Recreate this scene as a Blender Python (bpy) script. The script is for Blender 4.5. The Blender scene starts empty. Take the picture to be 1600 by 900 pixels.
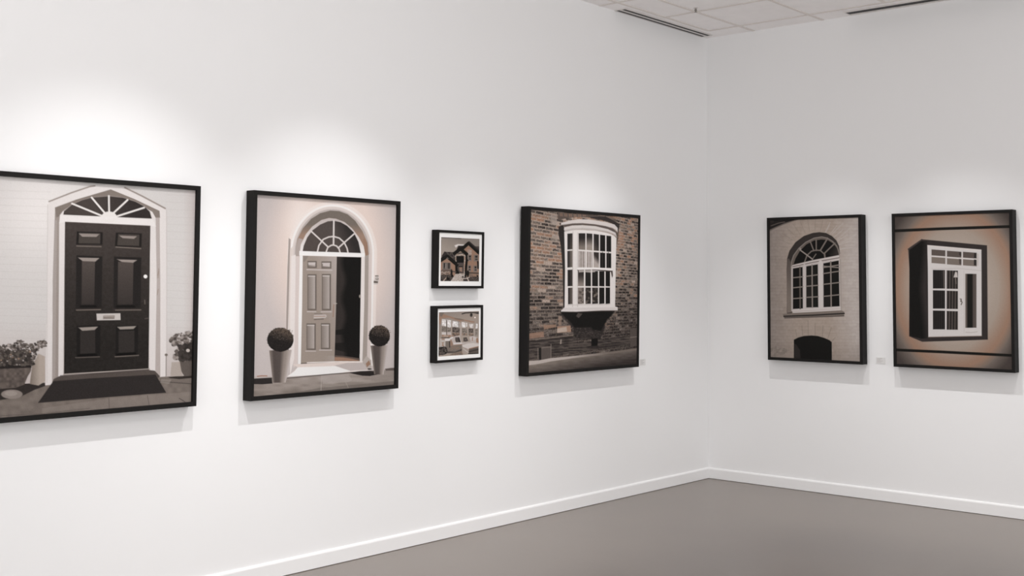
import bpy, bmesh, math
import numpy as np
from mathutils import Matrix, Vector

# ---------------------------------------------------------------- camera, world, lights, exposure
S = bpy.context.scene
col = S.collection

cam_data = bpy.data.cameras.new('camera')
cam = bpy.data.objects.new('camera', cam_data)
col.objects.link(cam)
F = Vector((0.75068002, 0.65862695, 0.05186569))
Rt = Vector((0.65930962, -0.75185468, 0.00503602))
Up = Vector((-0.04231232, -0.03041511, 0.99864137))
m = Matrix((Rt, Up, -F)).transposed().to_4x4()
m.translation = Vector((-8.12209, -5.02062, 1.55))
cam.matrix_world = m
cam_data.sensor_width = 36.0
cam_data.lens = 36.0 * 1817.55 / 1600.0
cam_data.shift_y = -101.74 / 1600.0
cam_data.clip_start = 0.05
S.camera = cam

S.view_settings.view_transform = 'Standard'
S.view_settings.look = 'None'
S.view_settings.gamma = 1.0
S.view_settings.use_curve_mapping = False
S.view_settings.exposure = 0.0

world = bpy.data.worlds.new('world')
S.world = world
world.use_nodes = True
bg = world.node_tree.nodes['Background']
bg.inputs['Color'].default_value = (1.0, 0.995, 0.995, 1)
bg.inputs['Strength'].default_value = 1.66

H = 3.558                     # ceiling height

def area(name, loc, target, sx, sy, watts, color=(1, 0.995, 0.99)):
    l = bpy.data.lights.new(name, 'AREA')
    l.shape = 'RECTANGLE'; l.size = sx; l.size_y = sy
    l.energy = watts; l.color = color
    o = bpy.data.objects.new(name, l); col.objects.link(o)
    o.location = loc
    o.rotation_euler = (Vector(target) - Vector(loc)).to_track_quat('-Z', 'Y').to_euler()
    return o

def spot(loc, target, watts, angle, blend=1.0, radius=0.02, color=(1, 0.995, 0.99)):
    l = bpy.data.lights.new('track_spot', 'SPOT')
    l.energy = watts; l.color = color
    l.spot_size = math.radians(angle); l.spot_blend = blend
    l.shadow_soft_size = radius
    o = bpy.data.objects.new('track_spot', l); col.objects.link(o)
    o.location = loc
    o.rotation_euler = (Vector(target) - Vector(loc)).to_track_quat('-Z', 'Y').to_euler()
    return o

# unseen fill light, added to brighten the upper left wall
area('upper_wall_fill', (-5.6, -2.8, 3.5), (-5.4, 0.0, 2.7), 4.4, 0.6, 27)
# the picture spots on the ceiling track, one wash per picture
SPOTS = [((-5.30, -1.35, 3.45), (-5.30, 0, 0.26), 136, 68),
         ((-3.96, -1.35, 3.45), (-3.96, 0, 0.26), 132, 66),
         ((-2.75, -1.35, 3.45), (-2.80, 0, 0.20), 74, 58),
         ((-1.66, -1.35, 3.45), (-1.66, 0, 0.30), 122, 64),
         ((-1.35, -1.10, 3.45), (0, -1.10, 0.20), 80, 60),
         ((-1.35, -2.05, 3.45), (0, -2.05, 0.20), 94, 62),
         ((-1.35, -3.10, 3.45), (0, -3.10, 0.20), 80, 62)]
for a in SPOTS:
    spot(*a)

# ---------------------------------------------------------------- helpers
def lin(c):
    c = np.asarray(c, dtype=float) / 255.0
    return np.where(c <= 0.04045, c / 12.92, ((c + 0.055) / 1.055) ** 2.4)

def tag(o, label=None, cat=None, group=None, kind=None):
    if label: o['label'] = label
    if cat: o['category'] = cat
    if group: o['group'] = group
    if kind: o['kind'] = kind
    return o

def mat(name, rgb, rough=0.6, spec=0.3, bump=0.0, bscale=200.0, vary=0.0, vscale=3.0):
    mt = bpy.data.materials.new(name); mt.use_nodes = True
    nt = mt.node_tree; b = nt.nodes['Principled BSDF']
    b.inputs['Roughness'].default_value = rough
    b.inputs['Specular IOR Level'].default_value = spec
    b.inputs['Base Color'].default_value = (*rgb, 1)
    tc = nt.nodes.new('ShaderNodeTexCoord')
    if vary > 0:
        n = nt.nodes.new('ShaderNodeTexNoise'); n.inputs['Scale'].default_value = vscale
        n.inputs['Detail'].default_value = 5
        nt.links.new(tc.outputs['Object'], n.inputs['Vector'])
        r = nt.nodes.new('ShaderNodeValToRGB')
        r.color_ramp.elements[0].position = 0.3; r.color_ramp.elements[1].position = 0.7
        r.color_ramp.elements[0].color = (*[c * (1 - vary) for c in rgb], 1)
        r.color_ramp.elements[1].color = (*[min(1, c * (1 + vary)) for c in rgb], 1)
        nt.links.new(n.outputs['Fac'], r.inputs['Fac'])
        nt.links.new(r.outputs['Color'], b.inputs['Base Color'])
    if bump > 0:
        n2 = nt.nodes.new('ShaderNodeTexNoise'); n2.inputs['Scale'].default_value = bscale
        n2.inputs['Detail'].default_value = 3
        nt.links.new(tc.outputs['Object'], n2.inputs['Vector'])
        bp = nt.nodes.new('ShaderNodeBump'); bp.inputs['Strength'].default_value = bump
        bp.inputs['Distance'].default_value = 0.002
        nt.links.new(n2.outputs['Fac'], bp.inputs['Height'])
        nt.links.new(bp.outputs['Normal'], b.inputs['Normal'])
    return mt

def add_box(bm, x0, x1, y0, y1, z0, z1, mi=0):
    v = [bm.verts.new((x, y, z)) for x in (x0, x1) for y in (y0, y1) for z in (z0, z1)]
    for f in ((0, 1, 3, 2), (4, 6, 7, 5), (0, 4, 5, 1), (2, 3, 7, 6), (0, 2, 6, 4), (1, 5, 7, 3)):
        fc = bm.faces.new([v[i] for i in f]); fc.material_index = mi
    return v

def build(name, bm, mats, parent=None, bevel=0.0):
    bmesh.ops.recalc_face_normals(bm, faces=bm.faces)
    me = bpy.data.meshes.new(name); bm.to_mesh(me); bm.free()
    for q in (mats if isinstance(mats, (list, tuple)) else [mats]): me.materials.append(q)
    o = bpy.data.objects.new(name, me); col.objects.link(o)
    if parent is not None: o.parent = parent
    if bevel > 0:
        b = o.modifiers.new('bevel', 'BEVEL'); b.width = bevel; b.segments = 2
        b.limit_method = 'ANGLE'; b.angle_limit = math.radians(40)
    return o

# ---------------------------------------------------------------- room shell
M_wall = mat('wall_paint', (0.863, 0.859, 0.861), 0.75, 0.25, bump=0.15, bscale=350)
M_base = mat('baseboard_paint', (0.875, 0.87, 0.87), 0.35, 0.5)
M_ceil = mat('ceiling_tile', (0.95, 0.92, 0.915), 0.9, 0.1, bump=0.3, bscale=160, vary=0.02, vscale=9)
M_bar = mat('ceiling_bar_shade_grey', (0.78, 0.73, 0.695), 0.6, 0.3)  # darker grey paints in the shade of recessed grid lines
M_floor = mat('sealed_concrete', (0.185, 0.152, 0.130), 0.30, 0.9, bump=0.05, bscale=40, vary=0.05, vscale=1.3)
M_black = mat('slot_black', (0.012, 0.011, 0.011), 0.5, 0.2)
M_diff = mat('diffuser_white', (0.70, 0.665, 0.645), 0.5, 0.3)

XL, YR = -9.6, -6.6      # how far the two walls run
bm = bmesh.new(); add_box(bm, XL, 0.2, 0.0, 0.2, -0.15, H + 0.2)
tag(build('wall_left', bm, M_wall), kind='structure')
bm = bmesh.new(); add_box(bm, 0.0, 0.2, YR, 0.0, -0.15, H + 0.2)
tag(build('wall_right', bm, M_wall), kind='structure')
bm = bmesh.new(); add_box(bm, XL, 0.0, YR, 0.0, -0.15, 0.0)
tag(build('floor', bm, M_floor), kind='structure')
bm = bmesh.new(); add_box(bm, XL, 0.0, YR, 0.0, H, H + 0.15)
ceiling = tag(build('ceiling', bm, M_ceil), kind='structure')
bm = bmesh.new()
bw = 0.013
ys = [-0.165, -0.437] + [-0.437 - 0.59 * k for k in range(1, 10)]
xs = [-0.235, -0.852] + [-0.852 - 0.605 * k for k in range(1, 14)]
for y in ys:
    add_box(bm, XL + 0.05, -0.235 if (y == -0.165 or -2.6 < y < -1.2) else -0.005, y - bw, y + bw, H - 0.004, H - 0.0005)
for x in xs:
    y1 = -0.165 if x > -1.4 else -0.005
    add_box(bm, x - bw, x + bw, YR + 0.05, y1 if x != -0.235 else -0.165, H - 0.0042, H - 0.0007)
build('ceiling_grid', bm, M_bar, ceiling)

def baseboard(name, left):
    bm = bmesh.new()
    prof = [(0, 0.003), (0.014, 0.003), (0.014, 0.074), (0.011, 0.081), (0.005, 0.086), (0, 0.086)]
    n = len(prof)
    if left: rows = [[bm.verts.new((x, -d, z)) for d, z in prof] for x in (XL, 0.0)]
    else: rows = [[bm.verts.new((-d, y, z)) for d, z in prof] for y in (0.0, YR)]
    for i in range(n):
        j = (i + 1) % n
        bm.faces.new((rows[0][i], rows[0][j], rows[1][j], rows[1][i]))
    bm.faces.new(rows[0]); bm.faces.new(rows[1])
    return tag(build(name, bm, M_base), kind='structure')
baseboard('baseboard_left', True)
baseboard('baseboard_right', False)

# ---------------------------------------------------------------- painter for the printed photographs
def hsh(a, b, seed):
    v = np.sin(a * 127.1 + b * 311.7 + seed * 74.7) * 43758.5453
    return v - np.floor(v)

def vnoise(X, Y, s, seed=0):
    x = X / s; y = Y / s
    i = np.floor(x); j = np.floor(y); fx = x - i; fy = y - j
    fx = fx * fx * (3 - 2 * fx); fy = fy * fy * (3 - 2 * fy)
    a = hsh(i, j, seed); b = hsh(i + 1, j, seed); c = hsh(i, j + 1, seed); d = hsh(i + 1, j + 1, seed)
    return (a * (1 - fx) + b * fx) * (1 - fy) + (c * (1 - fx) + d * fx) * fy

def solve_h(src, dst):
    A = []; B = []
    for (u, v), (x, y) in zip(src, dst):
        A.append([u, v, 1, 0, 0, 0, -u * x, -v * x]); B.append(x)
        A.append([0, 0, 0, u, v, 1, -u * y, -v * y]); B.append(y)
    h = np.linalg.solve(np.array(A, float), np.array(B, float))
    return np.append(h, 1).reshape(3, 3)

class Print:
    """A sheet sampled on a grid; drawing units are fixed to the sheet by the four sheet corners."""
    def __init__(s, corners, w, h, step):
        s.w, s.h = w, h
        s.nx = int(w / step) + 1; s.ny = int(h / step) + 1
        u, v = np.meshgrid(np.linspace(0, 1, s.nx), np.linspace(0, 1, s.ny))
        s.Hm = solve_h([(0, 0), (1, 0), (1, 1), (0, 1)], corners)
        s.Hi = np.linalg.inv(s.Hm)
        q = s.Hm @ np.stack([u.ravel(), v.ravel(), np.ones(u.size)])
        s.X = (q[0] / q[2]).reshape(u.shape); s.Y = (q[1] / q[2]).reshape(u.shape)
        s.C = np.zeros(u.shape + (3,)); s.z = (0.0, 0.0, 1.0)
        s.rng = np.random.RandomState(7)
    def Z(s, ox, oy, k): s.z = (ox, oy, float(k)); return s
    def T(s, pts):
        p = np.asarray(pts, float); return p / s.z[2] + np.array(s.z[:2])
    def win(s, x0, y0, x1, y1):
        q = s.Hi @ np.array([[x0, x1, x1, x0], [y0, y0, y1, y1], [1, 1, 1, 1.]])
        u = q[0] / q[2] * (s.nx - 1); v = q[1] / q[2] * (s.ny - 1)
        a, b = int(max(0, np.floor(u.min()))), int(min(s.nx, np.ceil(u.max()) + 2))
        c, d = int(max(0, np.floor(v.min()))), int(min(s.ny, np.ceil(v.max()) + 2))
        return slice(c, max(c, d)), slice(a, max(a, b))
    def put(s, sl, a, c):
        X, Y = s.X[sl], s.Y[sl]
        cc = c(X, Y) if callable(c) else np.array(c, float)
        a = a[..., None]
        s.C[sl] = s.C[sl] * (1 - a) + cc * a
    def fill(s, c): s.put((slice(0, s.ny), slice(0, s.nx)), np.ones(s.X.shape), c)
    def poly(s, pts, c, alpha=1.0, soft=0.45, raw=False):
        P = np.asarray(pts, float) if raw else s.T(pts)
        sl = s.win(P[:, 0].min() - 3 * soft, P[:, 1].min() - 3 * soft, P[:, 0].max() + 3 * soft, P[:, 1].max() + 3 * soft)
        X, Y = s.X[sl], s.Y[sl]
        if X.size == 0: return
        ins = np.zeros(X.shape, bool); d2 = np.full(X.shape, 1e9)
        for i in range(len(P)):
            x0, y0 = P[i]; x1, y1 = P[(i + 1) % len(P)]
            if y0 != y1:
                ins ^= ((y0 > Y) != (y1 > Y)) & (X < (x1 - x0) * (Y - y0) / (y1 - y0) + x0)
            L = (x1 - x0) ** 2 + (y1 - y0) ** 2 + 1e-12
            t = np.clip(((X - x0) * (x1 - x0) + (Y - y0) * (y1 - y0)) / L, 0, 1)
            d2 = np.minimum(d2, (X - x0 - t * (x1 - x0)) ** 2 + (Y - y0 - t * (y1 - y0)) ** 2)
        d = np.sqrt(d2) * np.where(ins, 1, -1)
        s.put(sl, np.clip(d / (2 * soft) + 0.5, 0, 1) * alpha, c)
    def line(s, pts, w, c, alpha=1.0, soft=0.45):
        P = s.T(pts); r = w / 2.0
        sl = s.win(P[:, 0].min() - r - 2, P[:, 1].min() - r - 2, P[:, 0].max() + r + 2, P[:, 1].max() + r + 2)
        X, Y = s.X[sl], s.Y[sl]
        if X.size == 0: return
        d2 = np.full(X.shape, 1e9)
        for i in range(len(P) - 1):
            x0, y0 = P[i]; x1, y1 = P[i + 1]
            L = (x1 - x0) ** 2 + (y1 - y0) ** 2 + 1e-12
            t = np.clip(((X - x0) * (x1 - x0) + (Y - y0) * (y1 - y0)) / L, 0, 1)
            d2 = np.minimum(d2, (X - x0 - t * (x1 - x0)) ** 2 + (Y - y0 - t * (y1 - y0)) ** 2)
        s.put(sl, np.clip((r - np.sqrt(d2)) / (2 * soft) + 0.5, 0, 1) * alpha, c)
    def ell(s, cx, cy, rx, ry, c, alpha=1.0, soft=0.45):
        (cx, cy), = s.T([(cx, cy)]); rx /= s.z[2]; ry /= s.z[2]
        sl = s.win(cx - rx - 3, cy - ry - 3, cx + rx + 3, cy + ry + 3)
        X, Y = s.X[sl], s.Y[sl]
        if X.size == 0: return
        q = np.sqrt(((X - cx) / rx) ** 2 + ((Y - cy) / ry) ** 2)
        s.put(sl, np.clip((1 - q) * min(rx, ry) / (2 * soft) + 0.5, 0, 1) * alpha, c)
    def blobs(s, hull, n, r0, r1, cols, seed=1, alpha=0.85):
        rg = np.random.RandomState(seed); h = np.asarray(hull, float)
        x0, y0 = h.min(0); x1, y1 = h.max(0); k = 0
        while k < n:
            x = rg.uniform(x0, x1); y = rg.uniform(y0, y1); ins = False
            for i in range(len(h)):
                a, b = h[i]; c, d = h[(i + 1) % len(h)]
                if (b > y) != (d > y) and x < (c - a) * (y - b) / (d - b) + a: ins = not ins
            k += 1
            if not ins: continue
            r = rg.uniform(r0, r1)
            s.ell(x, y, r, r * rg.uniform(0.5, 1.1), cols[rg.randint(len(cols))], alpha)
    def grain(s, amp=3.0):
        n = s.rng.normal(0, amp, s.C.shape[:2])
        s.C += n[..., None]
    def finish(s, name, gain, parent, y, z0, material_name, rough=0.6):
        """Make the sheet mesh: lies in local XZ, bottom at z0, front towards -Y."""
        me = bpy.data.meshes.new(name)
        gx = np.linspace(-s.w / 2, s.w / 2, s.nx); gz = np.linspace(z0 + s.h, z0, s.ny)
        GX, GZ = np.meshgrid(gx, gz)
        co = np.stack([GX.ravel(), np.full(GX.size, y), GZ.ravel()], 1).astype(np.float32)
        i = (np.arange(s.ny - 1)[:, None] * s.nx + np.arange(s.nx - 1)[None, :]).ravel()
        fc = np.stack([i, i + s.nx, i + s.nx + 1, i + 1], 1).astype(np.int32)
        me.vertices.add(len(co)); me.vertices.foreach_set('co', co.ravel())
        me.loops.add(fc.size); me.loops.foreach_set('vertex_index', fc.ravel())
        me.polygons.add(len(fc)); me.polygons.foreach_set('loop_start', (np.arange(len(fc)) * 4).astype(np.int32))
        try: me.polygons.foreach_set('loop_total', np.full(len(fc), 4, dtype=np.int32))
        except Exception: pass
        me.update(calc_edges=True)
        at = me.color_attributes.new('ink', 'FLOAT_COLOR', 'POINT')
        rgba = np.ones((len(co), 4), np.float32)
        rgba[:, :3] = (lin(np.clip(s.C, 4, 250)).reshape(-1, 3)) * gain
        at.data.foreach_set('color', rgba.ravel())
        mt = bpy.data.materials.new(material_name); mt.use_nodes = True
        nt = mt.node_tree; b = nt.nodes['Principled BSDF']
        b.inputs['Roughness'].default_value = rough; b.inputs['Specular IOR Level'].default_value = 0.03
        a = nt.nodes.new('ShaderNodeAttribute'); a.attribute_name = 'ink'
        nt.links.new(a.outputs['Color'], b.inputs['Base Color'])
        me.materials.append(mt)
        o = bpy.data.objects.new(name, me); col.objects.link(o); o.parent = parent
        return o

INK, DK, CH, TP, BR, SD, GY, LG, PG, LT, PK, WH = ((29, 28, 26), (50, 46, 45), (82, 74, 71), (115, 106, 99), (145, 115, 98),
    (155, 142, 132), (140, 130, 125), (167, 158, 154), (186, 176, 172), (203, 199, 197), (213, 198, 190), (224, 219, 217))

def mix(a, b, t):
    t = np.clip(t, 0, 1)[..., None]
    return np.array(a, float) * (1 - t) + np.array(b, float) * t

def rows_cols(X, Y, y0, yk, x0, k, rowh, brw):
    """course index / position in slanted courses of brick"""
    dx = X - x0
    yy = yk + (Y - yk) / (1 - k * dx)
    dx = dx / (1 - 1.6 * k * dx)
    r = np.floor(yy / rowh); fr = yy / rowh - r
    c = dx / brw + np.where(np.mod(r, 2) == 0, 0.0, 0.5) + hsh(r, 3.0 + 0 * r, 5) * 0.3
    ci = np.floor(c); fc = c - ci
    return r, fr, ci, fc, yy

# ---------------------------------------------------------------- framed photographs
M_frame = mat('black_frame_wood', (0.012, 0.011, 0.0105), 0.55, 0.10, bump=0.1, bscale=90)
M_back = mat('backing_board', (0.05, 0.045, 0.04), 0.9, 0.1)
M_mat = mat('mat_board', (0.84, 0.83, 0.82), 0.85, 0.1)

def picture(wall, a0, a1, z0, z1, depth, lean, roll, lip, recess, label, group):
    """A picture: Empty at its bottom centre on the wall; local -Y faces the room."""
    o = bpy.data.objects.new('framed_photograph', None); col.objects.link(o)
    o.empty_display_size = 0.1
    c = (a0 + a1) / 2.0
    o.location = (c, -0.0005, z0) if wall == 'left' else (-0.0005, c, z0)
    base = Matrix.Rotation(-math.pi / 2, 4, 'Z') if wall == 'right' else Matrix.Identity(4)
    R = base @ Matrix.Rotation(lean, 4, 'X') @ Matrix.Rotation(roll, 4, 'Y')
    o.rotation_euler = R.to_euler()
    tag(o, label, 'picture', group)
    W = abs(a1 - a0); Hh = z1 - z0; hw = W / 2
    bm = bmesh.new()
    # mitred moulding: outer face, front lip, inner drop
    prof = [(0.0, 0.0), (0.0, -depth), (lip, -depth), (lip, -(depth - recess - 0.010)), (lip * 0.6, -(depth - recess - 0.010)), (lip * 0.6, 0.0)]
    rings = []
    for ins, y in prof:
        rings.append([bm.verts.new((-hw + ins, y, ins)), bm.verts.new((hw - ins, y, ins)),
                      bm.verts.new((hw - ins, y, Hh - ins)), bm.verts.new((-hw + ins, y, Hh - ins))])
    for i in range(len(rings)):
        A = rings[i]; B = rings[(i + 1) % len(rings)]
        for k in range(4):
            bm.faces.new((A[k], A[(k + 1) % 4], B[(k + 1) % 4], B[k]))
    build('frame', bm, M_frame, o, bevel=0.0012)
    bm = bmesh.new(); g = lip * 0.6 + 0.001
    add_box(bm, -hw + g, hw - g, -(depth - recess - 0.003), -0.004, g, Hh - g)
    build('backing_board', bm, M_back, o)
    return o, W, Hh

def mat_board(o, W, Hh, lip, lx, lz, depth, recess):
    bm = bmesh.new(); y0, y1 = -(depth - recess + 0.0020), -(depth - recess - 0.0022)
    a = lip - 0.003; hw = W / 2
    x0, x1, zb, zt = -hw + lx, hw - lx, lz, Hh - lz
    add_box(bm, -hw + a, x0, y0, y1, a, Hh - a)
    add_box(bm, x1, hw - a, y0, y1, a, Hh - a)
    add_box(bm, x0, x1, y0, y1, a, zb)
    add_box(bm, x0, x1, y0, y1, zt, Hh - a)
    tag(build('mat_board', bm, M_mat, o), 'white mat board around the print')

# ---- 1: dark panelled front door under a pointed arch
def art_black_door(p):
    def bgc(X, Y):
        c = mix((206, 202, 200), (226, 221, 219), np.exp(-(((X - 60) / 75) ** 2 + ((Y - 330) / 75) ** 2)))
        c = mix(c, (190, 179, 176), (X - 285) / 26)
        return mix(c, (192, 182, 179), (Y - 500) / 90)
    p.fill(bgc)
    def courses(X, Y):
        return 0
    p.Z(0, 0, 1)
    for k in range(24):
        y = 300 + k * 11.5
        if y > 545: break
        p.line([(-110, y - 6), (78, y)], 0.7, (176, 168, 165), 0.28)
        p.line([(258, y + 4), (306, y + 6)], 0.7, (176, 168, 165), 0.28)
    # ground first
    p.Z(0, 500, 5)
    p.poly([(-600, 560), (0, 530), (350, 510), (1250, 445), (1600, 430), (1600, 950), (-600, 950)],
           lambda X, Y: mix((104, 95, 89), (134, 124, 117), vnoise(X, Y, 7, 2) * 0.6 + 0.25))
    p.poly([(330, 690), (850, 612), (1500, 560), (1500, 640), (855, 690), (330, 730)], (140, 130, 123), 0.6)
    p.line([(850, 610), (853, 700)], 0.9, (96, 88, 83)); p.line([(1152, 590), (1165, 672)], 0.9, (100, 92, 87))
    p.line([(1250, 480), (1510, 500)], 1.2, DK, 0.6); p.line([(1400, 612), (1445, 640)], 0.9, DK, 0.8)
    p.line([(-500, 770), (300, 735), (700, 690)], 0.8, (88, 80, 75), 0.7)
    p.poly([(-600, 760), (0, 778), (300, 745), (300, 755), (0, 800), (-600, 820)], (178, 170, 165), 0.5)
    p.poly([(1310, 445), (1510, 432), (1510, 452), (1400, 462), (1330, 455)], (54, 48, 45))
    p.poly([(1260, 460), (1340, 465), (1320, 500), (1250, 490)], (150, 141, 134), 0.6)
    # outer architrave
    p.Z(0, 260, 5)
    p.poly([(368, 1230), (368, 900), (374, 300), (388, 272), (560, 208), (700, 162), (850, 140), (985, 168), (1110, 232),
            (1290, 328), (1300, 350), (1302, 900), (1300, 1640), (1250, 1645), (1250, 900), (1246, 350), (865, 182),
            (430, 318), (412, 900), (405, 1705), (355, 1710), (362, 1230)], (219, 213, 211))
    p.line([(366, 1690), (368, 900), (372, 300)], 1.2, (196, 189, 186), 0.7)
    p.line([(1300, 1640), (1302, 900), (1300, 340)], 1.2, (188, 180, 177), 0.7)
    p.line([(383, 274), (560, 205), (700, 158), (740, 152)], 2.0, (139, 128, 121), 0.95, 0.7)
    p.line([(975, 166), (1110, 232), (1290, 328)], 2.2, (139, 128, 121), 0.95, 0.7)
    # reveal
    p.poly([(408, 1700), (412, 900), (430, 320), (600, 258), (865, 180), (1050, 255), (1246, 348), (1252, 900), (1252, 1640),
            (1170, 1600), (1170, 460), (462, 440), (455, 1640)],
           lambda X, Y: mix((152, 142, 136), (178, 168, 164), (X - 140) / 100 + 0.0 * Y))
    p.poly([(430, 322), (600, 258), (865, 180), (1050, 255), (1246, 348), (1250, 400), (1180, 400), (480, 380), (440, 400)], (122, 112, 105), 0.85)
    p.poly([(412, 900), (425, 420), (445, 420), (440, 900), (432, 1640), (408, 1680)], (168, 159, 155), 0.7)
    # inner white frame
    p.poly([(455, 1690), (462, 900), (468, 380), (490, 350), (560, 300), (500, 378), (1186, 410), (1130, 320), (1190, 355),
            (1215, 400), (1224, 900), (1212, 1610), (1165, 1590), (1172, 462), (508, 430), (500, 900), (496, 1640)], (219, 213, 211))
    p.poly([(468, 378), (1190, 408), (1218, 470), (1175, 463), (510, 432), (462, 444)], (226, 221, 219))
    p.line([(496, 1640), (503, 900), (508, 440)], 1.0, (150, 140, 134), 0.6)
    p.line([(510, 434), (1172, 464)], 1.0, (140, 131, 125), 0.7)
    for (x, y0, y1) in ((1240, 800, 870), (1235, 960, 1000), (1238, 820, 850)):
        p.line([(x, y0), (x - 6, y1)], 1.2, (140, 120, 108), 0.55)
    # fanlight
    fan = [(494, 378), (500, 348), (560, 298), (640, 262), (720, 241), (850, 231), (960, 243), (1060, 275), (1130, 313), (1170, 353), (1187, 411)]
    p.poly(fan, lambda X, Y: mix((72, 65, 62), (52, 47, 46), (X - 150) / 60))
    p.line(fan[1:], 1.1, (180, 170, 165), 0.5)
    for a in (((562, 290), (800, 388)), ((716, 243), (818, 364)), ((850, 231), (852, 350)), ((996, 262), (884, 366)), ((1126, 322), (912, 390))):
        p.line(a, 2.9, (224, 219, 216))
    p.ell(852, 396, 60, 44, (224, 219, 216))
    p.poly([(490, 378), (1190, 408), (1190, 430), (490, 398)], (226, 221, 219))
    # door leaf
    p.poly([(508, 434), (1174, 465), (1168, 900), (1160, 1582), (500, 1622), (504, 900)],
           lambda X, Y: mix((70, 63, 60), (42, 39, 37), (Y - 345) / 190) + (vnoise(X, Y, 3, 4)[..., None] - 0.5) * 6)
    def panel_small(a, bev, hl):
        p.poly(a, (38, 35, 34)); q = np.array(a, float); c = q.mean(0); p.poly(c + (q - c) * 0.82, (72, 66, 62))
        p.poly(bev, (146, 136, 130)); p.line(hl, 1.4, (122, 112, 105))
    panel_small([(600, 508), (803, 514), (800, 612), (594, 610)], [(615, 524), (776, 529), (752, 551), (642, 549)], [(598, 622), (790, 627)])
    panel_small([(905, 517), (1108, 524), (1104, 632), (897, 624)], [(930, 540), (1070, 546), (1045, 566), (957, 560)], [(905, 630), (1100, 642)])
    def panel_tall(x0, x1, i0, i1, yt, bev, yb):
        p.poly([(x0, yt), (x1, yt + 8), (x1 - 6, yb), (x0 - 4, yb + 4)], (40, 37, 36))
        p.poly([(i0, yt + 40), (i1, yt + 44), (i1 - 6, yb - 26), (i0 - 4, yb - 24)], lambda X, Y: mix((84, 76, 72), (56, 51, 49), (Y - 400) / 80))
        p.poly(bev, (150, 140, 134))
        p.poly([(i0 - 12, yb - 18), (i1 + 6, yb - 20), (i1 + 18, yb), (i0 - 22, yb)], (27, 26, 25))
    panel_tall(596, 800, 640, 742, 695, [(608, 712), (777, 716), (745, 743), (645, 739)], 1104)
    panel_tall(890, 1104, 922, 1042, 704, [(913, 726), (1072, 731), (1040, 752), (952, 746)], 1104)
    p.line([(597, 1123), (785, 1119)], 1.7, (112, 102, 96)); p.line([(902, 1123), (1100, 1121)], 1.7, (112, 102, 96))
    p.Z(0, 420, 5)
    p.poly([(753, 350), (940, 347), (942, 400), (756, 403)], (196, 189, 185)); p.poly([(806, 366), (896, 364), (894, 391), (804, 392)], (140, 130, 123))
    p.line([(812, 374), (890, 376)], 0.8, (176, 166, 160)); p.line([(812, 384), (890, 385)], 0.8, (110, 100, 94))
    def panel_low(x0, x1, i0, i1, y0, y1, bev):
        p.poly([(x0, y0), (x1, y0 - 6), (x1 - 4, y1 - 6), (x0 - 4, y1)], (34, 32, 31))
        p.poly([(i0, y0 + 40), (i1, y0 + 36), (i1, y1 - 36), (i0, y1 - 30)], (52, 48, 46))
        p.poly([(i0 - 20, y1 - 24), (i1 + 10, y1 - 32), (i1 + 20, y1 - 8), (i0 - 26, y1 - 4)], (22, 21, 20))
        p.poly(bev, (150, 141, 134))
    panel_low(600, 785, 626, 744, 445, 694, [(612, 459), (766, 452), (738, 478), (642, 484)])
    panel_low(905, 1080, 926, 1050, 446, 686, [(915, 454), (1064, 447), (1042, 470), (937, 474)])
    p.line([(590, 694), (777, 687)], 1.5, (96, 88, 83)); p.line([(898, 687), (1082, 676)], 1.6, (110, 101, 95))
    p.ell(1136, 60, 15, 15, (236, 233, 231)); p.line([(1130, 245), (1132, 275)], 1.4, TP, 0.8); p.line([(1132, 390), (1156, 386)], 1.6, CH)
    # sill, step and mat
    p.line([(500, 826), (1165, 784)], 2.2, (168, 158, 152))
    p.Z(0, 500, 5)
    p.poly([(405, 500), (418, 462), (460, 440), (800, 412), (1160, 390), (1208, 396), (1250, 440), (1215, 470), (415, 500)], (84, 76, 72))
    p.line([(470, 436), (1160, 388)], 1.0, (60, 54, 52))
    p.poly([(415, 478), (700, 456), (1215, 426), (1298, 568), (800, 606), (296, 648)], (49, 45, 44))
    # planters
    p.poly([(-260, 560), (0, 534), (180, 498), (350, 490), (352, 516), (270, 545), (160, 600), (0, 626), (-260, 640)], (52, 47, 45))
    p.poly([(232, 500), (250, 360), (300, 262), (350, 285), (352, 480), (300, 512)], lambda X, Y: mix((128, 117, 108), (172, 160, 150), (X - 48) / 14))
    p.ell(92, 580, 84, 36, (138, 128, 122)); p.ell(85, 574, 50, 20, (158, 149, 142), 0.8)
    p.poly([(-220, 384), (244, 368), (240, 402), (216, 440), (190, 505), (120, 530), (-120, 545), (-190, 440), (-214, 410)],
           lambda X, Y: mix((78, 70, 67), (112, 102, 95), vnoise(X, Y, 4, 3)))
    p.poly([(-220, 350), (245, 340), (246, 372), (-220, 390)], (44, 40, 39))
    hull = [(-230, 340), (-200, 220), (-60, 190), (60, 195), (150, 150), (235, 195), (345, 150), (368, 200), (300, 230), (262, 330), (240, 352)]
    p.blobs(hull, 1300, 4, 12, [(70, 63, 59), (92, 84, 79), (112, 103, 97), (140, 131, 126), (52, 47, 45), (82, 74, 71)], 3, 0.8)
    p.blobs([(-220, 360), (-200, 250), (220, 235), (262, 350)], 900, 6, 15, [(50, 46, 44), (64, 58, 55), (96, 88, 82)], 4, 0.8)
    p.blobs(hull, 90, 4, 8, [(196, 187, 182), (178, 168, 163), (172, 140, 120)], 5, 0.7)
    p.poly([(1400, 316), (1520, 310), (1520, 432), (1440, 440), (1415, 400)], (94, 86, 81)); p.poly([(1340, 330), (1405, 326), (1418, 400), (1430, 440), (1330, 440)], (166, 155, 146), 0.8)
    p.line([(1298, 280), (1296, 445)], 1.2, (120, 110, 104), 0.8); p.ell(1298, 272, 12, 10, (116, 106, 100))
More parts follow.
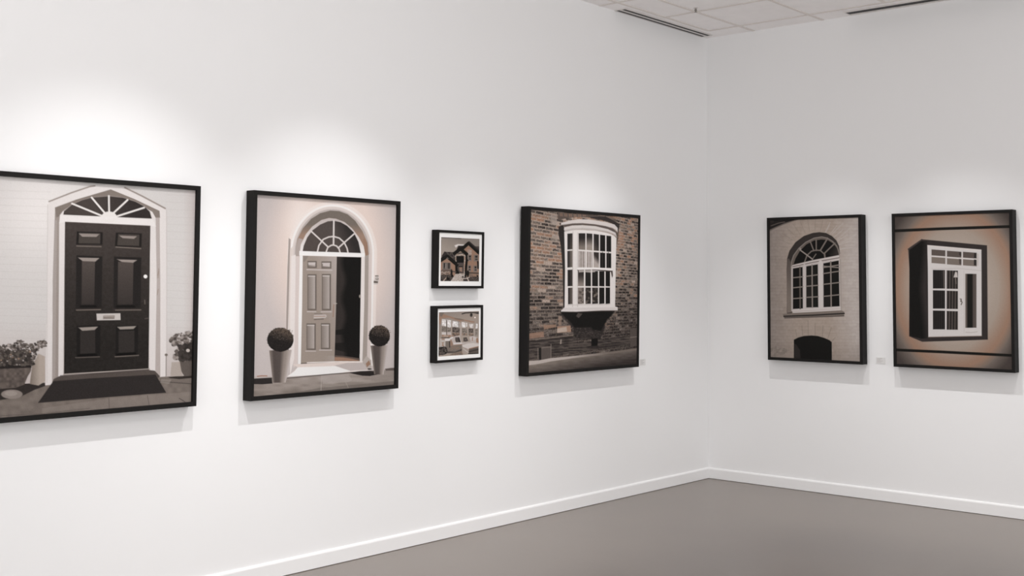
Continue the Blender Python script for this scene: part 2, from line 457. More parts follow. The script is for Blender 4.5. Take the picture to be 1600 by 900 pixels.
    h2 = [(1325, 160), (1350, 125), (1420, 95), (1520, 85), (1520, 316), (1405, 318), (1355, 300), (1370, 220)]
    p.blobs(h2, 420, 7, 16, [(84, 76, 72), (112, 103, 97), (140, 131, 126), (62, 56, 53), (160, 151, 146)], 6, 0.75)
    p.blobs([(1400, 200), (1520, 180), (1520, 316), (1405, 316)], 160, 10, 18, [(50, 46, 44), (66, 60, 57)], 7, 0.8)
    p.ell(1468, 238, 15, 13, (190, 180, 174))
    p.grain(2.0)

# ---- 2: half-open grey door between two clipped ball shrubs
def art_open_door(p):
    def bgc(X, Y):
        d = np.sqrt(((X - 517) / 112) ** 2 + ((Y - 400) / 190) ** 2)
        c = mix((218, 201, 193), (190, 181, 179), (d - 0.62) / 0.35)
        return mix(c, (228, 218, 213), 0.9 * np.exp(-(((X - 470) / 22) ** 2 + ((Y - 350) / 45) ** 2)))
    p.fill(bgc)
    a = (440, 310, 10); b = (440, 390, 10); c = (380, 470, 10); d = (380, 550, 10); e = (480, 470, 10); f = (480, 550, 10)
    # pavement
    p.Z(*d)
    p.poly([(100, 430), (150, 425), (440, 400), (700, 400), (1600, 330), (2000, 290), (2500, 250), (2500, 800), (100, 800)],
           lambda X, Y: mix((128, 118, 111), (166, 156, 150), vnoise(X * 0.5, Y * 2, 7, 3) * 0.7 + 0.15 - (Y - 600) / 60))
    p.poly([(1230, 370), (1640, 340), (1700, 440), (1640, 470), (1240, 500)], (170, 161, 156), 0.65)
    p.poly([(760, 640), (1200, 560), (2400, 450), (2400, 640), (700, 740)], (104, 96, 90), 0.55)
    p.line([(1225, 370), (1215, 610)], 1.3, (176, 167, 162), 0.7); p.line([(1600, 470), (1640, 555)], 1.2, (166, 157, 151), 0.6)
    p.poly([(130, 418), (280, 400), (445, 395), (455, 492), (300, 505), (130, 500)], (48, 44, 43))
    p.poly([(130, 385), (440, 372), (440, 400), (150, 416), (130, 420)], (182, 172, 168)); p.line([(220, 380), (290, 372), (370, 374)], 1.4, (150, 110, 92))
    p.Z(*f)
    p.poly([(1215, 262), (1300, 250), (1380, 245), (1380, 290), (1230, 295)], (92, 83, 79))
    p.poly([(1215, 290), (1380, 285), (1380, 430), (1000, 450), (1000, 380)], (142, 132, 126), 0.7)
    # arch surround
    def surround(off, cl, al=1.0, w=3.0):
        cx, cy = 519.0, 396.0; rx, ry = 65.0 + off, 76.0 + off * 1.05
        t = np.linspace(math.pi, 0, 40)
        pts = [(cx - rx - 1.0 - (0.02 * 160), 560)] + [(cx + rx * math.cos(k), cy - ry * math.sin(k)) for k in t] + [(cx + rx - 3.5, 570)]
        p.Z(0, 0, 1); p.line(pts, w, cl, al, 0.8)
    surround(3.0, (226, 216, 211), 0.8, 4.0)
    surround(-1.0, (229, 225, 223), 1.0, 3.6)
    surround(-4.6, (206, 196, 192), 1.0, 3.4)
    surround(-8.0, (176, 167, 163), 1.0, 3.4)
    p.Z(0, 0, 1)
    p.poly([(451, 372), (454, 374), (452.5, 420), (450, 515), (446.5, 515), (449, 420)], (160, 149, 144))
    p.poly([(453, 390), (457, 385), (455, 450), (454, 540), (450.5, 540), (452, 450)], (210, 199, 193))
    p.poly([(462, 398), (468.5, 398), (466, 480), (465, 570), (458, 575), (460, 480)], (206, 194, 190))
    p.poly([(455, 400), (462, 398), (461, 480), (459.5, 560), (453, 588), (453, 480)], (221, 213, 210))
    p.Z(*a)
    outer = [(222, 900), (228, 760), (250, 630), (330, 470), (460, 320), (600, 232), (760, 190), (900, 200), (1030, 248), (1150, 350), (1262, 510), (1340, 690), (1362, 900)]
    inner = [(1308, 900), (1282, 750), (1200, 600), (1100, 470), (980, 370), (850, 320), (740, 308), (620, 340), (480, 440), (380, 560), (300, 720), (276, 900)]
    p.poly(outer + inner, lambda X, Y: mix((150, 125, 110), (112, 103, 96), (Y * -1 + 368) / 18))
    p.poly([(222, 900), (228, 760), (262, 620), (330, 640), (300, 720), (276, 900)], (170, 160, 156), 0.9)
    p.poly([(1270, 640), (1300, 620), (1345, 740), (1350, 1000), (1310, 1060), (1300, 850)], (146, 117, 100), 0.9)
    glass = [(328, 825), (345, 740), (400, 610), (480, 500), (600, 410), (720, 358), (815, 350), (920, 372), (1020, 428), (1125, 530), (1200, 680), (1238, 855)]
    p.poly(inner[::-1] + [(1300, 860), (280, 860)], lambda X, Y: mix((184, 174, 171), (222, 217, 215), (Y - 345) / 45))
    p.poly(glass, lambda X, Y: mix((80, 72, 69), (50, 46, 45), (X - 525) / 25 - (Y - 375) / 60))
    M = (206, 199, 196)
    for ln, w in (([(815, 350), (810, 722)], 2.6), ([(460, 512), (722, 756)], 2.4), ([(1130, 556), (893, 766)], 2.4),
                  ([(560, 830), (582, 735), (650, 640), (735, 603), (812, 594), (900, 620), (978, 690), (1022, 780), (1036, 845)], 2.3),
                  ([(697, 830), (722, 765), (775, 733), (810, 728), (860, 745), (897, 790), (912, 845)], 2.3)):
        p.line(ln, w, M)
    p.Z(*b)
    p.poly([(276, 22), (330, 24), (1240, 56), (1300, 58), (1300, 118), (1240, 118), (330, 94), (276, 90)], (231, 229, 228))
    p.Z(0, 0, 1)
    p.poly([(468.5, 399), (473, 399.5), (472, 480), (470, 569), (465.5, 569), (466.5, 480)], (229, 227, 226))      # left jamb
    p.poly([(564.5, 402), (570, 402), (569, 480), (566, 566), (561.5, 565), (562.5, 480)], (221, 214, 211))        # right jamb
    p.poly([(570, 400), (576, 398), (575, 480), (573, 575), (566, 566), (569, 480)], (158, 148, 141))
    p.poly([(576, 398), (580, 396), (580, 480), (578, 576), (573, 575), (575, 480)], (204, 192, 188), 0.9)
    p.Z(*f); p.poly([(860, 150), (925, 60), (1000, 130), (1000, 270), (945, 275)], (176, 166, 160)); p.poly([(915, 180), (965, 130), (990, 190), (930, 240)], (146, 117, 100)); p.ell(970, 268, 34, 12, DK)
    # opening
    p.Z(0, 0, 1)
    p.poly([(526, 401), (564.3, 402), (563, 480), (561.5, 565), (522, 565)], lambda X, Y: mix((54, 49, 47), (27, 26, 25), (X - 533) / 8 + 0.35 * np.sin(Y / 9.0)))
    p.Z(*e); p.poly([(430, 460), (580, 440), (580, 530), (430, 530)], (28, 27, 26), 0.8); p.poly([(430, 660), (820, 640), (820, 830), (700, 830), (430, 760)], (28, 27, 26), 0.7)
    p.poly([(430, 850), (560, 862), (700, 880), (820, 900), (820, 960), (430, 960)], (90, 78, 72))
    p.Z(*f); p.poly([(425, 78), (560, 84), (690, 105), (815, 132), (815, 145), (425, 140)], (150, 119, 101))
    # door leaf
    p.Z(0, 0, 1)
    p.poly([(473, 399.5), (526, 401), (525, 480), (522.5, 565), (470, 567.5), (472, 480)],
           lambda X, Y: mix((152, 140, 131), (170, 160, 155), (X - 495) / 34 - (Y - 430) / 160 + 0.5 * (Y > 556)))
    p.Z(*b)
    p.poly([(335, 100), (420, 100), (360, 190), (335, 190)], (132, 122, 115), 0.8)
    def rp(zz, x0, x1, y0, y1, sk=0):
        p.Z(*zz)
        p.poly([(x0, y0), (x1, y0), (x1, y1), (x0, y1)], (106, 97, 91))
        p.poly([(x0 + 12, y0 + 22), (x1 - 22, y0 + 22), (x1 - 22, y1 - 22), (x0 + 12, y1 - 22)],
               lambda X, Y: mix((134, 124, 117), (182, 173, 169), (X - (p.T([(x0, 0)])[0][0])) / ((x1 - x0) / zz[2]) * 1.15 - 0.15))
        p.line([(x0 + 16, y0 + 30), (x1 - 26, y0 + 30)], 1.5, (198, 190, 187))
    rp(b, 403, 548, 178, 288); rp(b, 622, 776, 184, 296)
    p.poly([(418, 212), (525, 214), (525, 245), (418, 240)], (190, 181, 178)); p.poly([(645, 222), (752, 224), (752, 258), (645, 256)], (192, 183, 180))
    p.line([(395, 312), (785, 322)], 1.6, (190, 181, 178))
    rp(b, 403, 545, 385, 948); rp(b, 628, 770, 382, 948)
    p.Z(*c)
    p.line([(1000, 170), (1135, 172)], 1.5, (190, 181, 178)); p.line([(1215, 174), (1375, 172)], 1.5, (190, 181, 178))
    p.poly([(1105, 222), (1290, 214), (1305, 240), (1285, 268), (1100, 276)], (188, 179, 175)); p.line([(1112, 245), (1280, 242)], 1.0, (146, 117, 100), 0.8)
    p.line([(1110, 292), (1250, 284)], 1.6, (112, 102, 96)); p.line([(1115, 200), (1230, 205)], 1.3, (126, 116, 110))
    rp(c, 988, 1133, 353, 768); rp(c, 1214, 1358, 350, 757)
    p.line([(975, 786), (1130, 786)], 1.4, (188, 179, 176)); p.line([(1190, 770), (1380, 770)], 1.4, (188, 179, 176))
    p.line([(1415, 60), (1404, 250)], 1.1, (146, 112, 94), 0.9); p.ell(1440, 42, 26, 9, (176, 167, 160))
    p.Z(*d); p.line([(905, 182), (1160, 168), (1410, 148)], 1.5, (76, 66, 62))
    # threshold and step
    p.poly([(770, 190), (900, 186), (1600, 150), (1850, 152), (1960, 290), (1560, 330), (700, 385), (690, 378), (790, 300), (850, 240)], (216, 203, 197))
    p.Z(*f); p.poly([(420, 212), (620, 170), (860, 165), (950, 280), (700, 300), (600, 290)], (186, 176, 173))
    p.line([(0, 168), (450, 150), (860, 152)], 1.6, (226, 218, 214))
    p.Z(*d); p.poly([(690, 382), (800, 300), (850, 240), (1440, 218), (1600, 272), (1690, 300), (1400, 342), (1000, 366)], (231, 229, 228))
    p.Z(*f); p.line([(690, 300), (1000, 286)], 1.6, (222, 214, 211)); p.line([(-310, 408), (0, 380), (380, 345), (1000, 296)], 1.3, (78, 70, 66))
    p.poly([(650, 325), (820, 300), (1050, 298), (1100, 350), (980, 375), (860, 370), (760, 350)], (44, 40, 39))
    # pots
    def pot(zz, tl, tr, br, bl):
        p.Z(*zz); P = p.T([tl, tr, br, bl]); x0, x1 = P[:, 0].min(), P[:, 0].max()
        def cf(X, Y):
            t = (Y - P[0][1]) / (P[2][1] - P[0][1]); lo = P[0][0] + t * (P[3][0] - P[0][0]); hi = P[1][0] + t * (P[2][0] - P[1][0])
            u = np.clip((X - lo) / (hi - lo), 0, 1)
            c1 = mix((132, 122, 115), (80, 72, 69), u / 0.18)
            c1 = mix(c1, (84, 76, 73), (u - 0.18) / 0.3); c1 = mix(c1, (142, 131, 124), (u - 0.5) / 0.2)
            return mix(c1, (186, 176, 172), (u - 0.75) / 0.25)
        p.poly([tuple(x) for x in P], cf, raw=True)
    pot(c, (405, 775), (760, 765), (662, 1278), (462, 1280)); pot(e, (988, 700), (1262, 695), (1192, 1152), (1045, 1148))
    def ball(zz, cx, cy, rx, ry, seed):
        p.Z(*zz)
        p.ell(cx, cy, rx, ry, lambda X, Y: mix((98, 84, 74), (38, 35, 34), ((X - p.T([(cx, 0)])[0][0]) * -0.35 + (Y - p.T([(0, cy)])[0][1]) + ry / zz[2]) / (ry / zz[2] * 1.1)))
        n = 40; hull = [(cx + rx * 1.03 * math.cos(k * 2 * math.pi / n), cy + ry * 1.03 * math.sin(k * 2 * math.pi / n)) for k in range(n)]
        p.blobs(hull, 420, 4, 9, [(30, 29, 27), (50, 46, 44), (30, 28, 27), (40, 36, 34)], seed, 0.8)
        up = [(cx + rx * (0.15 + 0.95 * math.cos(k * 2 * math.pi / n)), cy - ry * 0.45 + ry * 0.5 * math.sin(k * 2 * math.pi / n)) for k in range(n)]
        p.blobs(up, 130, 3, 7, [(110, 96, 86), (96, 86, 80), (84, 76, 71)], seed + 1, 0.7)
    ball(c, 580, 608, 205, 186, 11); ball(e, 1128, 548, 163, 163, 13)
    # intercom
    p.Z(*b); p.poly([(1445, 480), (1465, 400), (1515, 395), (1520, 480), (1500, 545), (1440, 545)], (196, 188, 184))
    p.poly([(1440, 490), (1505, 495), (1502, 524), (1438, 520)], (98, 88, 82)); p.line([(1465, 412), (1508, 412)], 1.2, (96, 86, 80)); p.ell(1492, 458, 22, 18, (120, 110, 104))
    p.ell(1490, 455, 9, 8, (220, 214, 211))
    p.ell(1222, 730, 14, 26, (150, 141, 134))
    p.grain(2.0)

# ---- brick bow window
def art_bay(p):
    pal = np.array([(152, 116, 96), (142, 114, 98), (115, 106, 99), (84, 75, 71), (52, 47, 45), (160, 144, 133)], float)
    def wall(X, Y):
        r, fr, ci, fc, yy = rows_cols(X, Y, 0, 470.0, 820.0, 0.0015, 5.7, 14.5)
        h = hsh(ci, r, 2.0); k = (X - 826) / 170.0
        dark = np.clip((yy - 410) / 170, 0, 0.75) + np.clip((k - 0.72) * 0.9, 0, 0.4)
        t = h * 3.4 + dark * 3.0 + (vnoise(X, Y, 22, 9) - 0.5) * 1.6 + (vnoise(X, Y * 2, 3, 19) - 0.5) * 1.2 + 0.1
        t = np.clip(t, 0, 4.2)
        i = np.floor(t).astype(int); fi = t - i
        c = pal[np.clip(i, 0, 4)] * (1 - fi[..., None]) + pal[np.clip(i + 1, 0, 4)] * fi[..., None]
        light = (hsh(ci, r, 8.0) > 0.93) & (dark < 0.4)
        c[light] = pal[5]
        mort = np.clip(((np.minimum(fr, 1 - fr) < 0.17).astype(float) + (np.minimum(fc, 1 - fc) < 0.05)), 0, 1)
        mc = mix((164, 148, 136), (86, 77, 72), dark * 1.25)
        c = mix(c, mc, mort * 0.85)
        return c + (vnoise(X * 1.3, Y * 2, 1.3, 12)[..., None] - 0.5) * 44
    p.fill(wall)
    g = (860, 330, 10); hh = (860, 410, 10); i_ = (800, 500, 10); j = (860, 500, 10)
    # soldier course arch above the window
    p.Z(*g)
    p.poly([(110, 20), (560, 45), (860, 85), (1010, 120), (1040, 160), (900, 150), (620, 100), (400, 90), (200, 120), (120, 150)], (88, 78, 73))
    for k in range(19):
        x = 130 + 24 * k; p.line([(x, 32 + k * 1.5), (x + 4, 88 - abs(k - 10) * 1.5)], 1.1, (156, 124, 106) if k % 3 else (110, 98, 90), 0.85)
    p.poly([(600, 90), (860, 80), (1080, 200), (1060, 360), (1040, 300), (960, 190), (800, 140), (640, 110)], (50, 45, 44), 0.9)
    p.poly([(880, 85), (990, 95), (1030, 130), (960, 130)], (112, 96, 86), 0.8)
    p.poly([(0, 60), (100, 55), (100, 210), (60, 225), (0, 200)], (152, 141, 133), 0.7); p.poly([(30, 380), (110, 370), (110, 470), (0, 500), (0, 440)], (150, 138, 129), 0.6)
    # cast dark side left of the window
    p.poly([(125, 240), (200, 215), (240, 340), (230, 900), (225, 1500), (200, 1520), (190, 900), (165, 560), (130, 380)], (49, 45, 44))
    p.poly([(1020, 330), (1060, 340), (1060, 420), (1030, 560), (1020, 700)], (60, 54, 51), 0.7)
    # shadowed stone below
    p.Z(*j)
    p.poly([(160, -140), (180, -40), (270, 40), (340, 120), (380, 300), (780, 300), (830, 170), (870, 30), (1000, -140)], (46, 42, 41), 0.95, 1.2)
    p.blobs([(100, -130), (330, -20), (420, 330), (200, 300), (300, 120)], 150, 6, 14, [(60, 54, 51), (84, 75, 71), (48, 44, 43), (112, 100, 92)], 21, 0.7)
    p.blobs([(380, 120), (800, 130), (780, 300), (360, 320)], 420, 5, 14, [(60, 54, 51), (40, 37, 36), (48, 44, 43), (78, 70, 67)], 22, 0.7)
    p.blobs([(900, -130), (1040, -130), (980, 60), (860, 180), (840, 80)], 200, 5, 12, [(84, 75, 71), (112, 98, 88), (60, 54, 51), (146, 120, 104)], 23, 0.7)
    p.poly([(150, -140), (1000, -140), (960, -80), (880, 0), (830, 90), (790, 170), (660, 150), (640, 112), (380, 120), (290, 10), (230, -40)], (28, 27, 26), 1, 0.9)
    p.poly([(430, -110), (500, -100), (470, -60), (440, -30), (400, -60)], (86, 78, 74), 0.8)
    p.poly([(-120, 290), (380, 250), (380, 360), (900, 300), (1240, 240), (1240, 380), (700, 460), (-200, 600), (-560, 660), (-560, 420)],
           lambda X, Y: mix((46, 42, 41), (82, 74, 70), (vnoise(X * 0.35, Y * 1.5, 2.6, 4) - 0.35) * 1.9 + 0.2), 0.8)
    for k in range(9):
        y = 310 + 40 * k
        p.line([(-540, y + 100), (0, y + 20), (620, y - 30)] if k < 7 else [(-540, y + 60), (-200, y + 20)], 0.9, (104, 94, 87), 0.5)
        if k < 5: p.line([(760, y + 20), (1240, y - 40)], 0.9, (100, 91, 85), 0.55)
    p.poly([(640, 292), (742, 286), (735, 400), (640, 408)], (26, 25, 24))
    p.poly([(1240, 130), (1350, 120), (1350, 400), (1250, 430)], (84, 76, 72)); p.line([(1250, 272), (1345, 262)], 1.4, (120, 110, 103))
    # stones of the plinth
    p.Z(*i_)
    p.poly([(455, 440), (605, 425), (605, 600), (455, 625)], (86, 78, 74)); p.line([(450, 436), (608, 420)], 1.2, (120, 110, 103)); p.line([(608, 380), (608, 600)], 1.2, (120, 110, 103))
    p.line([(405, 440), (405, 600)], 1.2, (118, 108, 101)); p.poly([(418, 440), (455, 430), (455, 620), (425, 620)], (34, 32, 31))
    p.poly([(250, 210), (495, 180), (500, 265), (250, 295)], (150, 120, 103), 0.8); p.poly([(490, 80), (690, 70), (690, 110), (500, 150)], (148, 119, 101), 0.8)
    p.line([(240, 315), (560, 285), (950, 240)], 1.6, (122, 110, 101), 0.8); p.line([(240, 345), (560, 312), (950, 268)], 1.6, (44, 40, 39), 0.8)
    p.poly([(705, 100), (915, 88), (925, 185), (705, 200)], (152, 124, 107)); p.poly([(705, 135), (850, 105), (860, 180), (705, 198)], (178, 164, 153), 0.85)
    p.poly([(720, -60), (780, -60), (770, 80), (725, 90)], (150, 128, 114), 0.7); p.line([(765, 312), (760, 368)], 2.0, (150, 139, 130))
    # pavement
    def road(X, Y):
        yk = 565 - (X - 824) * 0.11
        return mix((122, 112, 105), (58, 52, 50), (Y - yk - 2) / 22 + (X - 900) / 260) + (vnoise(X * .3, Y * 1.4, 2.5, 6)[..., None] - .5) * 14
    p.poly([(200, 650), (400, 640), (600, 600), (1000, 560), (1400, 520), (1960, 440), (2000, 900), (200, 900)], road)
    p.poly([(230, 640), (420, 630), (600, 596), (900, 568), (1300, 524), (1960, 444), (1960, 470), (1400, 546), (1000, 590), (620, 645), (420, 685), (230, 712)],
           lambda X, Y: mix((176, 166, 160), (118, 108, 101), (X - 890) / 60))
    # window
    W1, W2 = (216, 210, 207), (192, 184, 181)
    p.Z(*g)
    p.poly([(215, 320), (240, 300), (400, 290), (700, 300), (950, 350), (1032, 420), (1020, 900), (1010, 1510), (220, 1520), (228, 900)], W1)
    p.poly([(160, 214), (168, 182), (300, 145), (450, 125), (600, 130), (850, 168), (1000, 208), (1050, 262), (1050, 330), (1020, 292), (960, 258), (850, 232), (700, 206), (500, 188), (350, 194), (210, 216)], (200, 192, 189))
    p.line([(170, 215), (350, 192), (500, 188), (700, 207), (860, 236), (980, 272), (1045, 330)], 0.9, (150, 140, 135), 0.8)
    p.poly([(205, 216), (350, 194), (500, 190), (700, 208), (860, 236), (980, 276), (1040, 330), (1030, 345), (900, 282), (700, 232), (500, 217), (340, 222), (216, 248)], (88, 79, 76))
    p.poly([(210, 290), (214, 252), (340, 224), (500, 218), (700, 234), (900, 282), (1015, 335), (1040, 412), (1010, 380), (950, 345), (850, 318), (700, 300), (500, 288), (350, 294), (228, 322)], (200, 193, 190))
    for o_ in (0, 16):
        p.line([(225, 300 + o_), (350, 276 + o_), (500, 268 + o_), (700, 282 + o_), (880, 318 + o_), (1000, 362 + o_), (1035, 405 + o_)], 0.8, (142, 132, 127), 0.7)
    def pane(x0, x1, ya, yb, cf):
        p.poly([(x0, ya[0]), (x1, ya[1]), (x1, yb[1]), (x0, yb[0])], cf)
    def curt(l, dk, ph):
        return lambda X, Y: mix(dk, l, 0.55 + 0.45 * np.sin(X * 1.7 + ph)) + (vnoise(X, Y, 2.5, 3)[..., None] - .5) * 14
    p.line([(352, 320), (348, 900), (345, 1500)], 1.2, W2); p.line([(425, 340), (422, 1500)], 1.6, (196, 189, 186))
    cols1 = [(440, 545), (563, 655), (675, 757), (775, 855), (875, 948)]
    top = lambda x: 345 + max(0, x - 600) * 0.13
    m1 = lambda x: 597 + (x - 440) * 0.075
    b1 = lambda x: 878 + (x - 440) * 0.02
    pane(265, 345, (352, 345), (600, 595), lambda X, Y: mix((44, 41, 40), (86, 78, 73), (X - 889) / 6 + (Y - 380) / 40))
    pane(265, 345, (622, 615), (880, 875), lambda X, Y: mix((50, 46, 45), (118, 109, 102), (X - 888) / 6))
    for n, (x0, x1) in enumerate(cols1):
        if n == 0: c1, c2 = lambda X, Y: mix((46, 42, 41), (120, 110, 103), (Y - 372) / 14), curt((182, 173, 170), (128, 118, 111), 1)
        elif n == 1: c1, c2 = lambda X, Y: mix((46, 42, 41), (146, 136, 128), (Y - 370) / 14), curt((188, 179, 176), (136, 126, 119), 2)
        elif n == 2: c1, c2 = lambda X, Y: mix((44, 41, 40), (84, 76, 72), (Y - 370) / 18 - (X - 928) / 10), lambda X, Y: mix((54, 49, 47), (166, 156, 150), (Y - 400) / 10 - (X - 931) / 9)
        else: c1, c2 = (34, 32, 31), (32, 31, 30)
        pane(x0, x1, (top(x0), top(x1)), (m1(x0), m1(x1)), c1)
        pane(x0, x1, (m1(x0) + 24, m1(x1) + 24), (b1(x0), b1(x1)), c2)
    for x in (813, 905): p.line([(x, 640), (x, 880)], 1.2, (58, 52, 50), 0.6)
    p.Z(*hh)
    p.line([(425, 95), (700, 92), (960, 112)], 2.6, (226, 221, 219)); p.poly([(420, 118), (700, 112), (970, 130), (975, 210), (962, 240), (945, 150), (700, 124), (425, 128)], (74, 66, 62))
    cols2 = [(430, 522), (545, 632), (650, 742), (762, 842), (862, 930)]
    pane(268, 345, (118, 112), (372, 370), lambda X, Y: mix((42, 39, 38), (86, 78, 73), (X - 890) / 6))
    pane(275, 345, (398, 392), (655, 650), lambda X, Y: mix((56, 51, 49), (112, 103, 96), (X - 889) / 6))
    for n, (x0, x1) in enumerate(cols2):
        y3 = (128 + n * 3, 130 + n * 3); y4 = (370, 370 + n * 2)
        cA = (lambda X, Y: mix((52, 47, 46), (134, 124, 117), (Y - 430) / 14)) if n == 0 else (38, 36, 35) if n < 3 else (29, 28, 27)
        cB = (lambda X, Y: mix((130, 120, 113), (82, 74, 70), (vnoise(X, Y, 2, 1) - .3) * 2)) if n == 0 else \
             (lambda X, Y: mix((48, 44, 42), (122, 112, 104), (vnoise(X, Y, 2.4, 5) - .45) * 2.2)) if n < 3 else (31, 30, 29)
        pane(x0, x1, y3, y4, cA); pane(x0, x1, (393, 393), (650, 646 - n), cB)
    p.poly([(440, 122), (520, 125), (700, 125), (700, 150), (620, 160), (520, 150), (445, 158)], (178, 169, 164), 0.9)
    p.line([(533, 120), (536, 650)], 1.7, W1); p.line([(641, 120), (641, 650)], 1.7, W1)
    p.line([(268, 668), (930, 655)], 1.2, W2, 0.8); p.line([(270, 385), (930, 383)], 1.2, W1)
    p.poly([(160, 758), (222, 700), (1012, 690), (1050, 700), (1052, 750), (800, 752), (400, 772), (165, 768)], (214, 208, 206))
    p.line([(200, 722), (1010, 712)], 1.0, (184, 175, 171), 0.7); p.line([(185, 742), (1040, 730)], 1.0, (186, 177, 173), 0.7)
    p.line([(165, 770), (400, 773), (800, 754), (1050, 752)], 1.0, (120, 110, 104), 0.8)
    p.grain(3.0)

# ---- arched window in pale masonry
def art_arch(p):
    def bgc(X, Y):
        c = mix((138, 128, 122), (156, 143, 133), (X - 1205) / 40)
        c = mix(c, (170, 161, 156), (X - 1285) / 40 - abs(Y - 440) / 260)
        c = mix(c, (134, 124, 117), (Y - 530) / 60)
        r = np.floor(Y / 5.0); cc = np.floor(X / 12.0 + 0.5 * np.mod(r, 2)); m_ = (Y / 5.0 - r < 0.18)
        c = c + (hsh(cc, r, 4)[..., None] - 0.5) * 6 - m_[..., None] * 5
        return c + (vnoise(X, Y, 3, 3)[..., None] - 0.5) * 7
    p.fill(bgc)
    k = (1200, 340, 10); l = (1200, 420, 10); q = (1200, 490, 10)
    p.Z(*k)
    p.poly([(0, 0), (560, 0), (480, 30), (380, 62), (260, 105), (120, 165), (20, 215)], (104, 95, 89))
    p.poly([(0, 0), (470, 0), (400, 42), (260, 85), (120, 145), (0, 200)], (40, 37, 36))
    p.line([(45, 130), (160, 88), (260, 68)], 1.3, (104, 94, 88), 0.8); p.ell(55, 60, 40, 18, (60, 54, 52), 0.6)
    # voussoirs
    for t in np.linspace(0.08, 0.94, 15):
        an = math.pi * (1 - t); cx, cy = 720, 560
        p.line([(cx + 420 * math.cos(an), cy - 350 * math.sin(an)), (cx + 620 * math.cos(an), cy - 530 * math.sin(an))], 0.9,
               (128, 118, 111) if t < 0.6 else (184, 175, 171), 0.5 if t < 0.6 else 0.6)
    for (x0, y0, x1, y1) in ((900, 240, 960, 120), (1000, 260, 1170, 90), (1080, 340, 1300, 150), (1110, 420, 1380, 260), (1120, 500, 1400, 400)):
        p.line([(x0, y0), (x1, y1)], 1.8, (178, 169, 165), 0.45, 0.8)
    # reveal
    p.poly([(296, 1500), (300, 640), (335, 520), (430, 385), (560, 288), (700, 240), (800, 228), (905, 240), (1000, 290), (1070, 360), (1108, 440), (1124, 560), (1110, 600), (380, 760), (375, 1500)], (54, 49, 47))
    p.poly([(290, 800), (300, 640), (330, 640), (360, 700), (370, 1480), (300, 1490)], lambda X, Y: mix((84, 76, 72), (118, 108, 101), (Y - 405) / 60))
    fo = [(362, 790), (370, 680), (400, 590), (480, 480), (590, 385), (720, 320), (840, 300), (930, 320), (1010, 370), (1075, 440), (1112, 540), (1120, 620)]
    p.poly(fo, (98, 89, 83)); p.line(fo[:8], 1.4, (150, 141, 135), 0.7); p.line(fo[7:], 1.3, (150, 141, 135), 0.7)
    p.poly([(400, 730), (430, 640), (500, 520), (600, 420), (720, 358), (830, 342), (930, 350), (1020, 405), (1080, 480), (1108, 590), (690, 665)],
           lambda X, Y: mix((26, 25, 24), (52, 47, 45), (X - 1293) / 12 + (Y - 400) / 30))
    b_ = (112, 103, 97)
    for pts, w in (([(500, 505), (610, 585), (695, 650)], 2.0), ([(662, 378), (712, 508)], 2.0), ([(753, 352), (755, 515)], 1.9), ([(925, 335), (820, 510)], 2.4),
                   ([(1045, 400), (885, 555), (890, 620)], 2.2), ([(570, 700), (610, 590), (680, 525), (755, 508), (820, 515), (880, 570), (890, 625)], 2.0),
                   ([(695, 650), (750, 570)], 1.6)):
        p.line(pts, w, b_)
    p.line([(500, 505), (695, 650)], 1.6, (142, 133, 127)); p.ell(505, 490, 16, 16, (142, 133, 127))
    # transom
    p.poly([(376, 745), (700, 665), (1112, 585), (1118, 660), (860, 710), (600, 750), (380, 795)], (188, 179, 176))
    p.line([(385, 768), (700, 700), (1110, 628)], 1.2, (96, 87, 82)); p.line([(385, 790), (700, 725), (1112, 655)], 1.2, (176, 167, 163))
    # casements
    p.Z(*l)
    p.poly([(362, 0), (1112, -150), (1140, 0), (1136, 640), (400, 690), (365, 650)], (186, 177, 174))
    G = (27, 26, 25)
    p.poly([(390, 0), (392, -5), (540, -28), (545, 618), (390, 628)], G); p.poly([(598, -38), (778, -70), (785, 600), (600, 604)], (32, 31, 29)); p.poly([(866, -85), (1105, -130), (1118, 585), (870, 598)], G)
    p.poly([(600, 100), (685, 95), (690, 600), (600, 602)], (46, 42, 41), 0.6); p.poly([(870, 420), (970, 415), (975, 595), (870, 597)], (42, 39, 38), 0.7)
    p.line([(500, -20), (503, 622)], 2.4, (88, 80, 75)); p.line([(688, -60), (694, 602)], 2.0, (136, 127, 121)); p.line([(980, -110), (988, 592)], 2.2, (130, 121, 115))
    mm = (128, 119, 113)
    for a_, b2 in (((392, 140), (545, 124)), ((392, 297), (545, 281)), ((392, 466), (545, 455)), ((598, 118), (780, 93)), ((598, 273), (782, 258)), ((598, 446), (784, 436)),
                   ((866, 75), (1112, 37)), ((868, 243), (1114, 214)), ((870, 430), (1116, 405)), ((866, -40), (1108, -18)), ((866, -20), (1108, -60))):
        p.line([a_, b2], 1.8, mm)
    p.line([(570, -60), (573, 640)], 3.4, (184, 176, 173)); p.line([(822, -100), (828, 640)], 6.2, (192, 185, 182))
    p.line([(375, -30), (378, 650)], 2.0, (170, 161, 156)); p.line([(1130, -140), (1140, 640)], 2.4, (152, 143, 137))
    p.poly([(365, 650), (545, 628), (1134, 590), (1138, 645), (900, 665), (400, 692)], (192, 184, 181)); p.line([(380, 668), (1130, 622)], 0.9, (160, 150, 145), 0.7)
    p.poly([(228, 704), (400, 690), (1150, 650), (1195, 672), (1190, 742), (260, 776), (240, 744)], (118, 108, 101)); p.line([(250, 742), (700, 725), (1190, 698)], 2.0, (42, 39, 38)); p.line([(262, 766), (700, 752), (1185, 735)], 1.6, (84, 76, 72))
    # cellar opening
    p.Z(*q)
